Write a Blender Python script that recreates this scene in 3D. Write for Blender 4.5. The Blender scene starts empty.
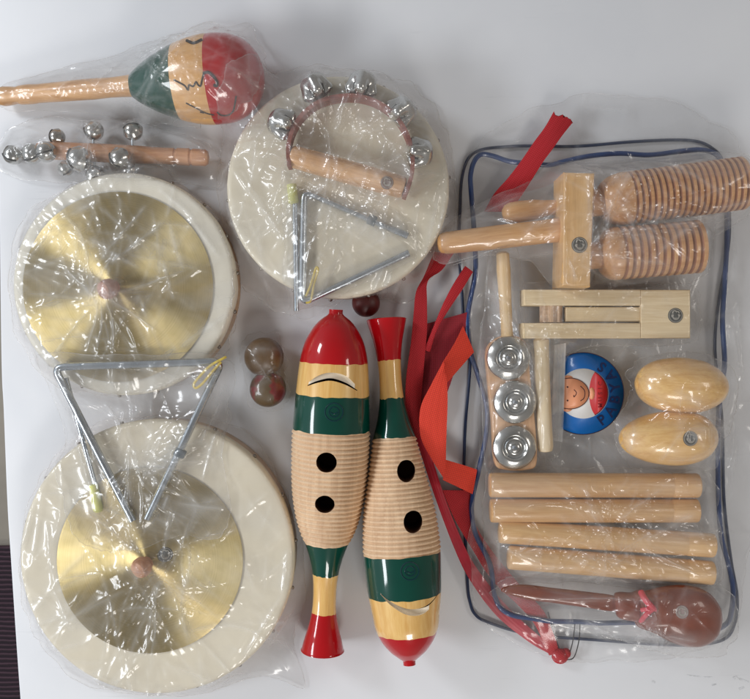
import bpy, math, random
import numpy as np
from mathutils import Vector, Matrix
from mathutils.bvhtree import BVHTree
random.seed(7)
SC = bpy.context.scene
COL = SC.collection
S = 0.001            # one photo unit is about a millimetre
H = 900.0            # camera height above the tabletop, mm
PI = math.pi

def P(px, py, z=0.0):
    f = (H - z) / H
    return Vector(((px - 375) * f, (349.5 - py) * f, z))
def F(z): return (H - z) / H

# ------------------------------------------------------------------ colours and materials
def lin(r, g, b, k=1.0):
    def c(v):
        v /= 255.0
        return (v / 12.92 if v <= 0.04045 else ((v + 0.055) / 1.055) ** 2.4) * k
    return (c(r), c(g), c(b), 1)

def new_mat(name):
    m = bpy.data.materials.new(name); m.use_nodes = True
    nt = m.node_tree; nt.nodes.clear()
    out = nt.nodes.new('ShaderNodeOutputMaterial')
    return m, nt, out
def node(nt, t, **kw):
    n = nt.nodes.new(t)
    for k, v in kw.items():
        if k[0] == '_': n.inputs[k[1:].replace('_', ' ')].default_value = v
        else: setattr(n, k, v)
    return n
def coords(nt, scale=(1, 1, 1), rot=0.0):
    tc = node(nt, 'ShaderNodeTexCoord'); mp = node(nt, 'ShaderNodeMapping')
    mp.inputs['Scale'].default_value = scale
    mp.inputs['Rotation'].default_value = (0, 0, rot)
    nt.links.new(tc.outputs['Object'], mp.inputs['Vector'])
    return mp.outputs['Vector']
def ramp(nt, fac, stops):
    r = node(nt, 'ShaderNodeValToRGB')
    while len(r.color_ramp.elements) < len(stops): r.color_ramp.elements.new(0.5)
    for e, (p, c) in zip(r.color_ramp.elements, stops): e.position = p; e.color = c
    nt.links.new(fac, r.inputs['Fac']); return r.outputs['Color']
def bump(nt, h, strength, dist):
    b = node(nt, 'ShaderNodeBump'); b.inputs['Strength'].default_value = strength
    b.inputs['Distance'].default_value = dist
    nt.links.new(h, b.inputs['Height']); return b.outputs['Normal']

def plain(name, col, rough=0.5, metal=0.0, var=0.12, scale=60, bmp=0.0, bscale=400, coat=0.0, spec=0.5, sss=0.0):
    m, nt, out = new_mat(name)
    p = node(nt, 'ShaderNodeBsdfPrincipled')
    v = coords(nt)
    n = node(nt, 'ShaderNodeTexNoise', _Scale=scale, _Detail=4.0); nt.links.new(v, n.inputs['Vector'])
    lo = tuple(c * (1 - var) for c in col[:3]) + (1,); hi = tuple(min(1, c * (1 + var)) for c in col[:3]) + (1,)
    nt.links.new(ramp(nt, n.outputs['Fac'], [(0.3, lo), (0.7, hi)]), p.inputs['Base Color'])
    p.inputs['Roughness'].default_value = rough; p.inputs['Metallic'].default_value = metal
    p.inputs['Coat Weight'].default_value = coat; p.inputs['Coat Roughness'].default_value = 0.06
    p.inputs['Specular IOR Level'].default_value = spec
    if bmp:
        n2 = node(nt, 'ShaderNodeTexNoise', _Scale=bscale, _Detail=3.0); nt.links.new(v, n2.inputs['Vector'])
        nt.links.new(bump(nt, n2.outputs['Fac'], bmp, 0.001), p.inputs['Normal'])
    nt.links.new(p.outputs[0], out.inputs[0]); return m

def wood(name, dark, light, ang=0.0, rough=0.45, coat=0.0, fine=1.0, contrast=1.0):
    """Grain runs along the direction ANG (radians, in the table plane)."""
    m, nt, out = new_mat(name)
    p = node(nt, 'ShaderNodeBsdfPrincipled')
    v = coords(nt, rot=-ang)
    mp = node(nt, 'ShaderNodeMapping'); mp.inputs['Scale'].default_value = (9, 120, 120)
    nt.links.new(v, mp.inputs['Vector'])
    n = node(nt, 'ShaderNodeTexNoise', _Scale=1.0 * fine, _Detail=5.0, _Roughness=0.62, _Distortion=0.6)
    nt.links.new(mp.outputs[0], n.inputs['Vector'])
    mp2 = node(nt, 'ShaderNodeMapping'); mp2.inputs['Scale'].default_value = (40, 900, 900)
    nt.links.new(v, mp2.inputs['Vector'])
    n2 = node(nt, 'ShaderNodeTexNoise', _Scale=1.0, _Detail=2.0); nt.links.new(mp2.outputs[0], n2.inputs['Vector'])
    mx = node(nt, 'ShaderNodeMath', operation='MULTIPLY_ADD'); mx.inputs[1].default_value = 0.35
    nt.links.new(n2.outputs['Fac'], mx.inputs[0]); nt.links.new(n.outputs['Fac'], mx.inputs[2])
    mid = tuple((a + b) / 2 for a, b in zip(dark, light))
    nt.links.new(ramp(nt, mx.outputs[0], [(0.48, dark), (0.64, mid), (0.8, light)]), p.inputs['Base Color'])
    p.inputs['Roughness'].default_value = rough
    p.inputs['Coat Weight'].default_value = coat; p.inputs['Coat Roughness'].default_value = 0.07
    nt.links.new(bump(nt, mx.outputs[0], 0.12, 0.0006), p.inputs['Normal'])
    nt.links.new(p.outputs[0], out.inputs[0]); return m

def film(name, haze=0.05, tint=(0.992, 0.987, 0.981), rough=0.13, refl=.055, bstr=0.16, scale=30, bdist=0.0022, seed=0.0):
    m, nt, out = new_mat(name)
    v = coords(nt)
    v0 = v
    st = node(nt, 'ShaderNodeMapping'); st.inputs['Scale'].default_value = (.55, 1.35, 1); st.inputs['Rotation'].default_value = (0, 0, seed * .7); nt.links.new(v, st.inputs['Vector']); v = st.outputs[0]
    off = node(nt, 'ShaderNodeVectorMath', operation='ADD'); off.inputs[1].default_value = (seed, seed * 1.7, seed * .6)
    nt.links.new(v, off.inputs[0]); v = off.outputs[0]
    n = node(nt, 'ShaderNodeTexNoise', noise_type='RIDGED_MULTIFRACTAL')
    n.inputs['Scale'].default_value = scale; n.inputs['Detail'].default_value = 3.0
    n.inputs['Roughness'].default_value = 0.45; n.inputs['Distortion'].default_value = 0.5
    nt.links.new(v, n.inputs['Vector'])
    vo = node(nt, 'ShaderNodeTexVoronoi', feature='DISTANCE_TO_EDGE'); vo.inputs['Scale'].default_value = scale * .55
    nd = node(nt, 'ShaderNodeTexNoise', _Scale=scale * .5, _Detail=2.0); nt.links.new(v, nd.inputs['Vector'])
    av = node(nt, 'ShaderNodeVectorMath', operation='MULTIPLY_ADD'); av.inputs[1].default_value = (.03, .03, .03)
    nt.links.new(nd.outputs['Color'], av.inputs[0]); nt.links.new(v, av.inputs[2])
    nt.links.new(av.outputs[0], vo.inputs['Vector'])
    # smooth clear patches between crinkled ones
    big = node(nt, 'ShaderNodeTexNoise', _Scale=17.0, _Detail=2.0); nt.links.new(v, big.inputs['Vector'])
    patch = node(nt, 'ShaderNodeMapRange'); patch.inputs[1].default_value = 0.42; patch.inputs[2].default_value = 0.68
    nt.links.new(big.outputs['Fac'], patch.inputs[0])
    mx = node(nt, 'ShaderNodeMath', operation='MULTIPLY_ADD'); mx.inputs[1].default_value = 0.45
    nt.links.new(vo.outputs['Distance'], mx.inputs[0]); nt.links.new(n.outputs['Fac'], mx.inputs[2])
    hm = node(nt, 'ShaderNodeMath', operation='MULTIPLY'); nt.links.new(mx.outputs[0], hm.inputs[0]); nt.links.new(patch.outputs[0], hm.inputs[1])
    nrm = bump(nt, hm.outputs[0], bstr, bdist)
    # Schlick reflectance of a thin sheet, the same from both sides
    lw = node(nt, 'ShaderNodeLayerWeight'); lw.inputs['Blend'].default_value = .5; nt.links.new(nrm, lw.inputs['Normal'])
    pw = node(nt, 'ShaderNodeMath', operation='POWER'); pw.inputs[1].default_value = 4.0; nt.links.new(lw.outputs['Facing'], pw.inputs[0])
    fr = node(nt, 'ShaderNodeMath', operation='MULTIPLY_ADD'); fr.inputs[1].default_value = .42; fr.inputs[2].default_value = refl
    nt.links.new(pw.outputs[0], fr.inputs[0])
    tr = node(nt, 'ShaderNodeBsdfTransparent'); tr.inputs['Color'].default_value = tint + (1,)
    gl = node(nt, 'ShaderNodeBsdfGlossy'); gl.inputs['Roughness'].default_value = rough
    gl.inputs['Color'].default_value = (1, 1, 1, 1); nt.links.new(nrm, gl.inputs['Normal'])
    g2 = node(nt, 'ShaderNodeBsdfGlossy'); g2.inputs['Roughness'].default_value = .42; nt.links.new(nrm, g2.inputs['Normal'])
    gm = node(nt, 'ShaderNodeMixShader'); gm.inputs[0].default_value = .42; nt.links.new(gl.outputs[0], gm.inputs[1]); nt.links.new(g2.outputs[0], gm.inputs[2]); gl = gm
    di = node(nt, 'ShaderNodeBsdfDiffuse'); di.inputs['Color'].default_value = (.92, .92, .92, 1)
    nt.links.new(nrm, di.inputs['Normal'])
    hz = node(nt, 'ShaderNodeMath', operation='MULTIPLY_ADD'); hz.inputs[1].default_value = haze * 1.9; hz.inputs[2].default_value = haze * .4
    nt.links.new(patch.outputs[0], hz.inputs[0])
    tl = node(nt, 'ShaderNodeBsdfTranslucent'); tl.inputs['Color'].default_value = (.9, .91, .92, 1); nt.links.new(nrm, tl.inputs['Normal'])
    m0 = node(nt, 'ShaderNodeMixShader'); m0.inputs[0].default_value = .45; nt.links.new(di.outputs[0], m0.inputs[1]); nt.links.new(tl.outputs[0], m0.inputs[2])
    ws = node(nt, 'ShaderNodeTexNoise', noise_type='RIDGED_MULTIFRACTAL'); ws.inputs['Scale'].default_value = scale * .42; ws.inputs['Detail'].default_value = 2.5; ws.inputs['Roughness'].default_value = .5; ws.inputs['Distortion'].default_value = .9
    nt.links.new(v, ws.inputs['Vector'])
    wr = node(nt, 'ShaderNodeMapRange'); wr.inputs[1].default_value = .55; wr.inputs[2].default_value = 1.05; wr.inputs[4].default_value = haze * 1.2; nt.links.new(ws.outputs['Fac'], wr.inputs[0])  # white wisps: the sheen of creased film put into its haze colour
    wp = node(nt, 'ShaderNodeMath', operation='MULTIPLY_ADD'); nt.links.new(wr.outputs[0], wp.inputs[0]); nt.links.new(patch.outputs[0], wp.inputs[1]); nt.links.new(hz.outputs[0], wp.inputs[2]); wp.use_clamp = True; hz = wp
    at = node(nt, 'ShaderNodeAttribute', attribute_name='fold')
    fold_sheen = node(nt, 'ShaderNodeMath', operation='MULTIPLY_ADD'); nt.links.new(at.outputs['Fac'], fold_sheen.inputs[0]); fold_sheen.inputs[1].default_value = .22 + haze; nt.links.new(hz.outputs[0], fold_sheen.inputs[2]); fold_sheen.use_clamp = True; hz = fold_sheen  # whitens the folds: their sheen is painted into the film colour
    m1 = node(nt, 'ShaderNodeMixShader'); nt.links.new(hz.outputs[0], m1.inputs[0]); nt.links.new(tr.outputs[0], m1.inputs[1]); nt.links.new(m0.outputs[0], m1.inputs[2])
    m2 = node(nt, 'ShaderNodeMixShader'); nt.links.new(fr.outputs[0], m2.inputs[0]); nt.links.new(m1.outputs[0], m2.inputs[1]); nt.links.new(gl.outputs[0], m2.inputs[2])
    nt.links.new(m2.outputs[0], out.inputs[0]); return m

def cloth(name, col, ang=0.0, freq=900, rough=0.75):
    m, nt, out = new_mat(name)
    p = node(nt, 'ShaderNodeBsdfPrincipled'); v = coords(nt, rot=ang)
    w1 = node(nt, 'ShaderNodeTexWave', bands_direction='X'); w1.inputs['Scale'].default_value = freq / 4; nt.links.new(v, w1.inputs['Vector'])
    w2 = node(nt, 'ShaderNodeTexWave', bands_direction='Y'); w2.inputs['Scale'].default_value = freq / 4; nt.links.new(v, w2.inputs['Vector'])
    ml = node(nt, 'ShaderNodeMath', operation='MULTIPLY'); nt.links.new(w1.outputs['Fac'], ml.inputs[0]); nt.links.new(w2.outputs['Fac'], ml.inputs[1])
    lo = tuple(c * .72 for c in col[:3]) + (1,); hi = tuple(min(1, c * 1.12) for c in col[:3]) + (1,)
    nt.links.new(ramp(nt, ml.outputs[0], [(0.0, lo), (0.8, hi)]), p.inputs['Base Color'])
    p.inputs['Roughness'].default_value = rough
    nt.links.new(bump(nt, ml.outputs[0], 0.5, 0.0005), p.inputs['Normal'])
    nt.links.new(p.outputs[0], out.inputs[0]); return m

def brass(name):
    m, nt, out = new_mat(name)
    p = node(nt, 'ShaderNodeBsdfPrincipled')
    p.inputs['Metallic'].default_value = 1.0; p.inputs['Roughness'].default_value = 0.39
    p.inputs['Anisotropic'].default_value = 0.96; p.inputs['Anisotropic Rotation'].default_value = .25
    tg = node(nt, 'ShaderNodeTangent', direction_type='RADIAL', axis='Z'); nt.links.new(tg.outputs[0], p.inputs['Tangent'])
    v = coords(nt)
    ln = node(nt, 'ShaderNodeVectorMath', operation='LENGTH'); nt.links.new(v, ln.inputs[0])
    cb = node(nt, 'ShaderNodeCombineXYZ'); nt.links.new(ln.outputs['Value'], cb.inputs[0])
    n = node(nt, 'ShaderNodeTexNoise', _Scale=900.0, _Detail=2.0); nt.links.new(cb.outputs[0], n.inputs['Vector'])
    n2 = node(nt, 'ShaderNodeTexNoise', _Scale=35.0, _Detail=3.0); nt.links.new(v, n2.inputs['Vector'])
    md = node(nt, 'ShaderNodeMath', operation='MULTIPLY_ADD'); md.inputs[1].default_value = .5
    nt.links.new(n.outputs['Fac'], md.inputs[0]); nt.links.new(n2.outputs['Fac'], md.inputs[2])
    nt.links.new(ramp(nt, md.outputs[0], [(0.45, (.52, .40, .15, 1)), (0.95, (.80, .64, .32, 1))]), p.inputs['Base Color'])
    nt.links.new(bump(nt, n.outputs['Fac'], 0.06, 0.0003), p.inputs['Normal'])
    nt.links.new(p.outputs[0], out.inputs[0]); return m

# ------------------------------------------------------------------ objects
REG = {}             # name of top-level object -> list of (verts mm, faces)
def thing(name, label, cat, base, group=None):
    o = bpy.data.objects.new(name, None); COL.objects.link(o)
    o.empty_display_size = .01
    o.location = base * S
    o['label'] = label; o['category'] = cat
    if group: o['group'] = group
    return o
def root_of(o):
    while o.parent: o = o.parent
    return o
def world_loc(o):
    v = Vector((0, 0, 0))
    while o: v += o.location; o = o.parent
    return v

class MB:
    def __init__(s): s.v = []; s.f = []; s.m = []
    def add(s, vs, fs, mi=0):
        b = len(s.v); s.v += [Vector(v) for v in vs]
        s.f += [tuple(i + b for i in f) for f in fs]
        s.m += list(mi) if isinstance(mi, (list, tuple)) else [mi] * len(fs)
    def lathe(s, p0, p1, prof, seg=40, mis=None, squash=1.0, up=None):
        """prof: (t along p0-p1, radius mm); mis: material index per ring interval."""
        p0 = Vector(p0); p1 = Vector(p1); d = (p1 - p0)
        ax = d.normalized(); u = Vector((0, 0, 1)) if abs(ax.z) < .9 else Vector((1, 0, 0))
        if up is not None: u = Vector(up)
        a = ax.cross(u).normalized(); b = a.cross(ax).normalized()
        vs = []; fs = []; mi = []
        for t, r in prof:
            c = p0 + d * t; r = max(r, .02)
            for k in range(seg):
                th = 2 * PI * k / seg
                vs.append(c + a * (r * math.cos(th)) + b * (r * squash * math.sin(th)))
        n = len(prof)
        for i in range(n - 1):
            for k in range(seg):
                k2 = (k + 1) % seg
                fs.append((i * seg + k, (i + 1) * seg + k, (i + 1) * seg + k2, i * seg + k2)); mi.append(mis[i] if mis else 0)
        fs.append(tuple(range(seg))); mi.append(mis[0] if mis else 0)
        fs.append(tuple((n - 1) * seg + k for k in reversed(range(seg)))); mi.append(mis[-1] if mis else 0)
        s.add(vs, fs, mi)
    def tube(s, pts, r, seg=12, closed=False, mi=0):
        pts = [Vector(p) for p in pts]; n = len(pts); vs = []; fs = []
        rr = r if isinstance(r, (list, tuple)) else [r] * n
        ref = None
        for i, p in enumerate(pts):
            if closed: t = pts[(i + 1) % n] - pts[i - 1]
            else: t = pts[min(i + 1, n - 1)] - pts[max(i - 1, 0)]
            t = t.normalized() if t.length > 1e-9 else Vector((1, 0, 0))
            if ref is None: ref = Vector((0, 0, 1)) if abs(t.z) < .9 else Vector((1, 0, 0))
            a = t.cross(ref)
            a = a.normalized() if a.length > 1e-6 else Vector((1, 0, 0)); b = a.cross(t).normalized(); ref = b
            for k in range(seg):
                th = 2 * PI * k / seg; vs.append(p + a * (rr[i] * math.cos(th)) + b * (rr[i] * math.sin(th)))
        for i in range(n if closed else n - 1):
            j = (i + 1) % n
            for k in range(seg):
                k2 = (k + 1) % seg; fs.append((i * seg + k, i * seg + k2, j * seg + k2, j * seg + k))
        if not closed:
            fs.append(tuple(reversed(range(seg)))); fs.append(tuple((n - 1) * seg + k for k in range(seg)))
        s.add(vs, fs, mi)
    def prism(s, pts, z0, z1, bev=0.0, mi=0):
        """Closed outline (world mm xy), counter-clockwise or not, extruded z0-z1 with a chamfered top edge."""
        pts = [Vector((p[0], p[1], 0)) for p in pts]; n = len(pts)
        area = sum(pts[i].x * pts[(i + 1) % n].y - pts[(i + 1) % n].x * pts[i].y for i in range(n))
        if area < 0: pts.reverse()
        ins = []
        for i in range(n):
            a = (pts[i] - pts[i - 1]).normalized(); b = (pts[(i + 1) % n] - pts[i]).normalized()
            nn = Vector((-a.y - b.y, a.x + b.x, 0)); nn = nn.normalized() if nn.length > 1e-6 else Vector((-a.y, a.x, 0))
            c = max(.4, nn.dot(Vector((-a.y, a.x, 0))))
            ins.append(nn / c)
        lv = [(z0, 0)]
        if bev > 0:
            for q in (0, .3, .7, 1): lv.append((z1 - bev + bev * math.sin(q * PI / 2), bev * (1 - math.cos(q * PI / 2))))
        else: lv.append((z1, 0))
        vs = []; fs = []
        for z, d in lv:
            for p, q in zip(pts, ins): vs.append((p.x + q.x * d, p.y + q.y * d, z))
        for l in range(len(lv) - 1):
            for i in range(n):
                j = (i + 1) % n; fs.append((l * n + i, l * n + j, (l + 1) * n + j, (l + 1) * n + i))
        fs.append(tuple(reversed(range(n)))); fs.append(tuple((len(lv) - 1) * n + i for i in range(n)))
        s.add(vs, fs, mi)
    def ribbon(s, left, right, th=1.0, mi=0, cup=.8, rag=0.0):
        """Flat band between two polylines of (px,py,z), with real thickness."""
        n = len(left); vs = []; fs = []
        L = [P(*p) for p in left]; R = [P(*p) for p in right]; M = 13
        rows = []
        for i_, (l, r) in enumerate(zip(L, R)):
            rw = [l.lerp(r, k / (M - 1)) + Vector((0, 0, cup * math.sin(PI * k / (M - 1)) + (.28 if k % 3 == 1 else 0) + .35 * math.sin(i_ * .55 + k * .25))) for k in range(M)]
            if rag and i_ == 0: rw = [v + (L[0] - L[1]).normalized() * random.uniform(-rag, rag) for v in rw]
            rows.append(rw)
        for rw in rows: vs += [v + Vector((0, 0, th / 2)) for v in rw] + [v - Vector((0, 0, th / 2)) for v in rw]
        W = 2 * M
        for i in range(n - 1):
            for k in range(M - 1):
                fs.append((i * W + k, i * W + k + 1, (i + 1) * W + k + 1, (i + 1) * W + k))
                fs.append((i * W + M + k, (i + 1) * W + M + k, (i + 1) * W + M + k + 1, i * W + M + k + 1))
            fs.append((i * W, (i + 1) * W, (i + 1) * W + M, i * W + M))
            fs.append((i * W + M - 1, i * W + 2 * M - 1, (i + 1) * W + 2 * M - 1, (i + 1) * W + M - 1))
        for i in (0, n - 1): fs.append(tuple(i * W + k for k in range(M)) + tuple(i * W + M + k for k in reversed(range(M))))
        s.add(vs, fs, mi)
    def pillow(s, outline, zc, hup, hdn, e=0.5, rings=14, cen=None, mi=0):
        """Domed solid over a star-shaped outline of world-mm xy points."""
        pts = [Vector((p[0], p[1], 0)) for p in outline]; n = len(pts)
        c = Vector((cen[0], cen[1], 0)) if cen is not None else sum(pts, Vector()) / n
        vs = []; fs = []
        for sgn, h in ((1, hup), (-1, hdn)):
            b = len(vs)
            for r in range(1, rings + 1):
                q = math.sin(r / rings * PI / 2)
                for p in pts:
                    w = c + (p - c) * q; vs.append((w.x, w.y, zc + sgn * h * max(0, 1 - q ** 2.4) ** e))
            vs.append((c.x, c.y, zc + sgn * h)); ci = len(vs) - 1
            for i in range(n):
                j = (i + 1) % n
                fs.append((ci, b + i, b + j) if sgn > 0 else (ci, b + j, b + i))
                for r in range(rings - 1):
                    q = (b + r * n + i, b + (r + 1) * n + i, b + (r + 1) * n + j, b + r * n + j)
                    fs.append(q if sgn > 0 else q[::-1])
        s.add(vs, fs, mi)
    def sphere(s, c, r, seg=20, rings=12, mi=0, scale=(1, 1, 1)):
        c = Vector(c)
        pr = [((1 - math.cos(PI * i / rings)) / 2, r * math.sin(PI * i / rings)) for i in range(rings + 1)]
        b = len(s.v); s.lathe(c - Vector((0, 0, r)), c + Vector((0, 0, r)), pr, seg, [mi] * rings)
        for i in range(b, len(s.v)):
            q = s.v[i] - c; s.v[i] = c + Vector((q.x * scale[0], q.y * scale[1], q.z * scale[2]))
    def build(s, name, mats, parent=None, smooth=35, kind=None):
        me = bpy.data.meshes.new(name)
        off = world_loc(parent) / S if parent else Vector((0, 0, 0))
        base = Vector((0, 0, 0))
        me.from_pydata([tuple((v - off - base) * S) for v in s.v], [], s.f)
        mats = mats if isinstance(mats, (list, tuple)) else [mats]
        for m in mats: me.materials.append(m)
        me.polygons.foreach_set('material_index', s.m)
        me.polygons.foreach_set('use_smooth', [True] * len(s.f))
        me.update()
        if smooth: me.set_sharp_from_angle(angle=math.radians(smooth))
        o = bpy.data.objects.new(name, me); COL.objects.link(o)
        if parent: o.parent = parent
        if kind: o['kind'] = kind
        REG.setdefault(root_of(o).name, []).append(([tuple(v) for v in s.v], list(s.f)))
        return o

def spline(pts, per=8, closed=False):
    pts = [Vector(p) for p in pts]; n = len(pts); out = []
    for i in range(n if closed else n - 1):
        p1 = pts[i]; p2 = pts[(i + 1) % n]
        p0 = pts[i - 1] if (closed or i > 0) else p1 * 2 - p2
        p3 = pts[(i + 2) % n] if (closed or i + 2 < n) else p2 * 2 - p1
        for k in range(per):
            t = k / per
            out.append(.5 * ((2 * p1) + (p2 - p0) * t + (2 * p0 - 5 * p1 + 4 * p2 - p3) * t * t + (3 * p1 - p0 - 3 * p2 + p3) * t ** 3))
    if not closed: out.append(pts[-1])
    return out
def px_path(l, z=None): return [P(p[0], p[1], p[2] if len(p) > 2 else z) for p in l]
def rounded(pts, r, n=6):
    """Open polyline with its inner corners rounded to radius r."""
    pts = [Vector(p) for p in pts]; out = [pts[0]]
    for i in range(1, len(pts) - 1):
        a = (pts[i - 1] - pts[i]).normalized(); b = (pts[i + 1] - pts[i]).normalized()
        s0 = pts[i] + a * r; s1 = pts[i] + b * r
        for k in range(n + 1):
            t = k / n; out.append(s0 * (1 - t) ** 2 + pts[i] * 2 * t * (1 - t) + s1 * t * t)
    out.append(pts[-1]); return out

# ------------------------------------------------------------------ material set
NICKEL = plain('nickel plating', (.56, .56, .54, 1), .2, 1.0, .1, 80)
STEEL = plain('zinc plated steel', (.50, .55, .60, 1), .26, 1.0, .06, 120)
DARKSLOT = plain('dark slot', (.02, .02, .02, 1), .6)
BRASS = brass('brushed brass')
SKIN = plain('drum skin', lin(216, 207, 186, 1.04), .55, 0, .09, 13, .06, 300)
SKIN2 = plain('pale drum skin', lin(216, 210, 194, 1.04), .5, 0, .08, 13, .06, 300)
HOOP = wood('tan hoop', lin(170, 135, 100), lin(205, 170, 130), 0, .5)
TACK = plain('tack', (.28, .25, .22, 1), .4, 1)
RED = plain('red gloss paint', lin(176, 10, 20, 1.0), .3, 0, .05, 40, coat=1, spec=.1)
GREEN = plain('green gloss paint', lin(0, 64, 52, 1.0), .3, 0, .08, 40, coat=1, spec=.1)
HOLE = plain('dark hollow', lin(84, 54, 38), .9, 0, .25, 50, spec=.1)  # darkened wood, shade inside holes and mouth slot put into the colour
YELLOW_STR = plain('yellow cord', lin(214, 190, 90), .7)
YTIP = plain('yellow green sleeve', lin(205, 205, 120), .5)
RUBBER = plain('dark rubber', lin(60, 75, 85), .5)
NAVY = plain('navy piping', lin(18, 54, 108, 1.0), .28, 0, .1, 80, coat=.4)
NAVY_D = plain('dark piping', lin(30, 46, 78, 1.0), .3, 0, .1, 80, coat=.4)
REDSTRAP = cloth('red zip tape', lin(176, 24, 34, 1.15), .6, 700)
REDDARK = cloth('crimson zip tape', lin(140, 22, 36, 1.15), 0, 700)
ORANGE = cloth('orange red webbing', lin(226, 62, 40, 1.1), .3, 700)
STICKER = plain('grey sticker', lin(70, 70, 66), .35, 0, .15, 900)
STICKER_L = plain('silver print', lin(165, 160, 150), .35)
BLACK = plain('black ink', (.015, .015, .017, 1), .5)
BROWNLAC = plain('brown lacquer', lin(122, 60, 40, 1.05), .3, 0, .15, 70, coat=.4, spec=.3)
PINK = plain('red cord', lin(205, 60, 75), .6)
def W(kind, ang=0.0):
    return {'maraca': lambda: wood('maraca wood', lin(186, 138, 92), lin(224, 178, 130), ang, .35, .3),
            'pale': lambda: wood('pale maple', lin(205, 180, 140), lin(226, 206, 170), ang, .5, .05),
            'tan': lambda: wood('tan beech', lin(194, 142, 88), lin(218, 170, 116), ang, .4, .25),
            'barrel': lambda: wood('barrel wood', lin(184, 130, 82), lin(208, 158, 108), ang, .35, .35),
            'honey': lambda: wood('honey wood', lin(212, 160, 88), lin(236, 194, 126), ang, .3, .6),
            'stick1': lambda: wood('beech stick', lin(198, 152, 102), lin(220, 180, 132), ang, .42, .15),
            'stick2': lambda: wood('yellowish stick', lin(206, 160, 104), lin(226, 186, 132), ang, .42, .15),
            'raw': lambda: wood('raw ribbed wood', lin(206, 172, 138), lin(228, 198, 164), ang, .6),
            'fishy': lambda: wood('lacquered yellow wood', lin(218, 166, 88), lin(236, 194, 122), ang, .3, 1),
            'leather': lambda: wood('brown strap', lin(112, 60, 52), lin(150, 92, 80), ang, .6)}[kind]()

def sticker(parent, px, py, z, r=7.0, mat=None, nrm=None):
    """Round printed disc with a pale ring and a pale little emblem, laid on the surface below it."""
    vs = []; fs = []
    for v_, f_ in REG[root_of(parent).name]:
        b = len(vs); vs += v_; fs += [tuple(i + b for i in q) for q in f_]
    bv = BVHTree.FromPolygons(vs, fs); mb = MB(); f = F(z)
    def on(dx, dy, lift):
        c = P(px, py, z); h = bv.ray_cast(Vector((c.x + dx * r * f, c.y + dy * r * f, 300)), Vector((0, 0, -1)))
        return (h[0] if h[0] is not None else Vector((c.x + dx * r * f, c.y + dy * r * f, z))) + Vector((0, 0, lift))
    N = 32; pts = [on(0, 0, .45)]
    for q in (.25, .5, .75, .97, 1.0):
        pts += [on(math.cos(2 * PI * k / N) * q, math.sin(2 * PI * k / N) * q, .45 if q < 1 else .05) for k in range(N)]
    F_ = [(0, 1 + k, 1 + (k + 1) % N) for k in range(N)]
    for i in range(4): F_ += [(1 + i * N + k, 1 + (i + 1) * N + k, 1 + (i + 1) * N + (k + 1) % N, 1 + i * N + (k + 1) % N) for k in range(N)]
    mb.add(pts, F_)
    def arc_(cx_, cy_, rr, a0, a1, w, n=14): mb.tube([on(cx_ + rr * math.cos(q), cy_ + rr * math.sin(q), .5) for q in np.linspace(a0, a1, n)], w * r, 5, mi=1)
    arc_(0, 0, .86, 0, 2 * PI, .035, 30); arc_(.05, -.12, .40, 2.6, 7.1, .07); arc_(-.12, .38, .26, .2, 3.6, .08); arc_(.25, .34, .2, -.3, 2.6, .07)
    arc_(.05, -.2, .18, 3.5, 5.9, .05, 8); arc_(-.35, -.05, .14, 1.2, 4.6, .08, 8); arc_(.45, 0, .12, -1.6, 1.6, .07, 8)
    return mb.build('sticker', [mat or STICKER, STICKER_L], parent)

# ------------------------------------------------------------------ table and floor
def table_mat():
    m, nt, out = new_mat('white laminate')
    p = node(nt, 'ShaderNodeBsdfPrincipled'); v = coords(nt)
    n = node(nt, 'ShaderNodeTexNoise', _Scale=5.0, _Detail=5.0, _Roughness=.6); nt.links.new(v, n.inputs['Vector'])
    c0 = ramp(nt, n.outputs['Fac'], [(.3, (.68, .692, .722, 1)), (.7, (.735, .742, .762, 1))])
    # faint scuffs: short broken horizontal rubs
    mp = node(nt, 'ShaderNodeMapping'); mp.inputs['Scale'].default_value = (14, 260, 1); nt.links.new(v, mp.inputs['Vector'])
    n2 = node(nt, 'ShaderNodeTexNoise', _Scale=1.0, _Detail=3.0); nt.links.new(mp.outputs[0], n2.inputs['Vector'])
    n3 = node(nt, 'ShaderNodeTexNoise', _Scale=9.0, _Detail=1.0); nt.links.new(v, n3.inputs['Vector'])
    ml = node(nt, 'ShaderNodeMath', operation='MULTIPLY'); nt.links.new(n2.outputs['Fac'], ml.inputs[0]); nt.links.new(n3.outputs['Fac'], ml.inputs[1])
    sc = node(nt, 'ShaderNodeMapRange'); sc.inputs[1].default_value = .40; sc.inputs[2].default_value = .50; sc.inputs[4].default_value = .22
    nt.links.new(ml.outputs[0], sc.inputs[0])
    mx = node(nt, 'ShaderNodeMix', data_type='RGBA'); nt.links.new(sc.outputs[0], mx.inputs[0]); nt.links.new(c0, mx.inputs[6]); mx.inputs[7].default_value = (.42, .43, .45, 1)
    nt.links.new(mx.outputs[2], p.inputs['Base Color'])
    p.inputs['Roughness'].default_value = .42; p.inputs['Specular IOR Level'].default_value = .35
    n4 = node(nt, 'ShaderNodeTexNoise', _Scale=160.0, _Detail=2.0); nt.links.new(v, n4.inputs['Vector'])
    nt.links.new(bump(nt, n4.outputs['Fac'], .04, .001), p.inputs['Normal'])
    nt.links.new(p.outputs[0], out.inputs[0]); return m
mb = MB()
edge = spline([(-9, -160, 0), (-4, 0, 0), (-1, 200, 0), (1, 360, 0), (3.2, 410, 0), (7, 505, 0), (10.5, 560, 0), (20, 699, 0), (34, 860, 0)], 6)
outl = [P(p.x, p.y) for p in edge] + [P(1000, 860), P(1000, -160)]
mb.prism(outl, -26, 0, 1.6)
table = mb.build('tabletop', table_mat(), kind='structure')
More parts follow.
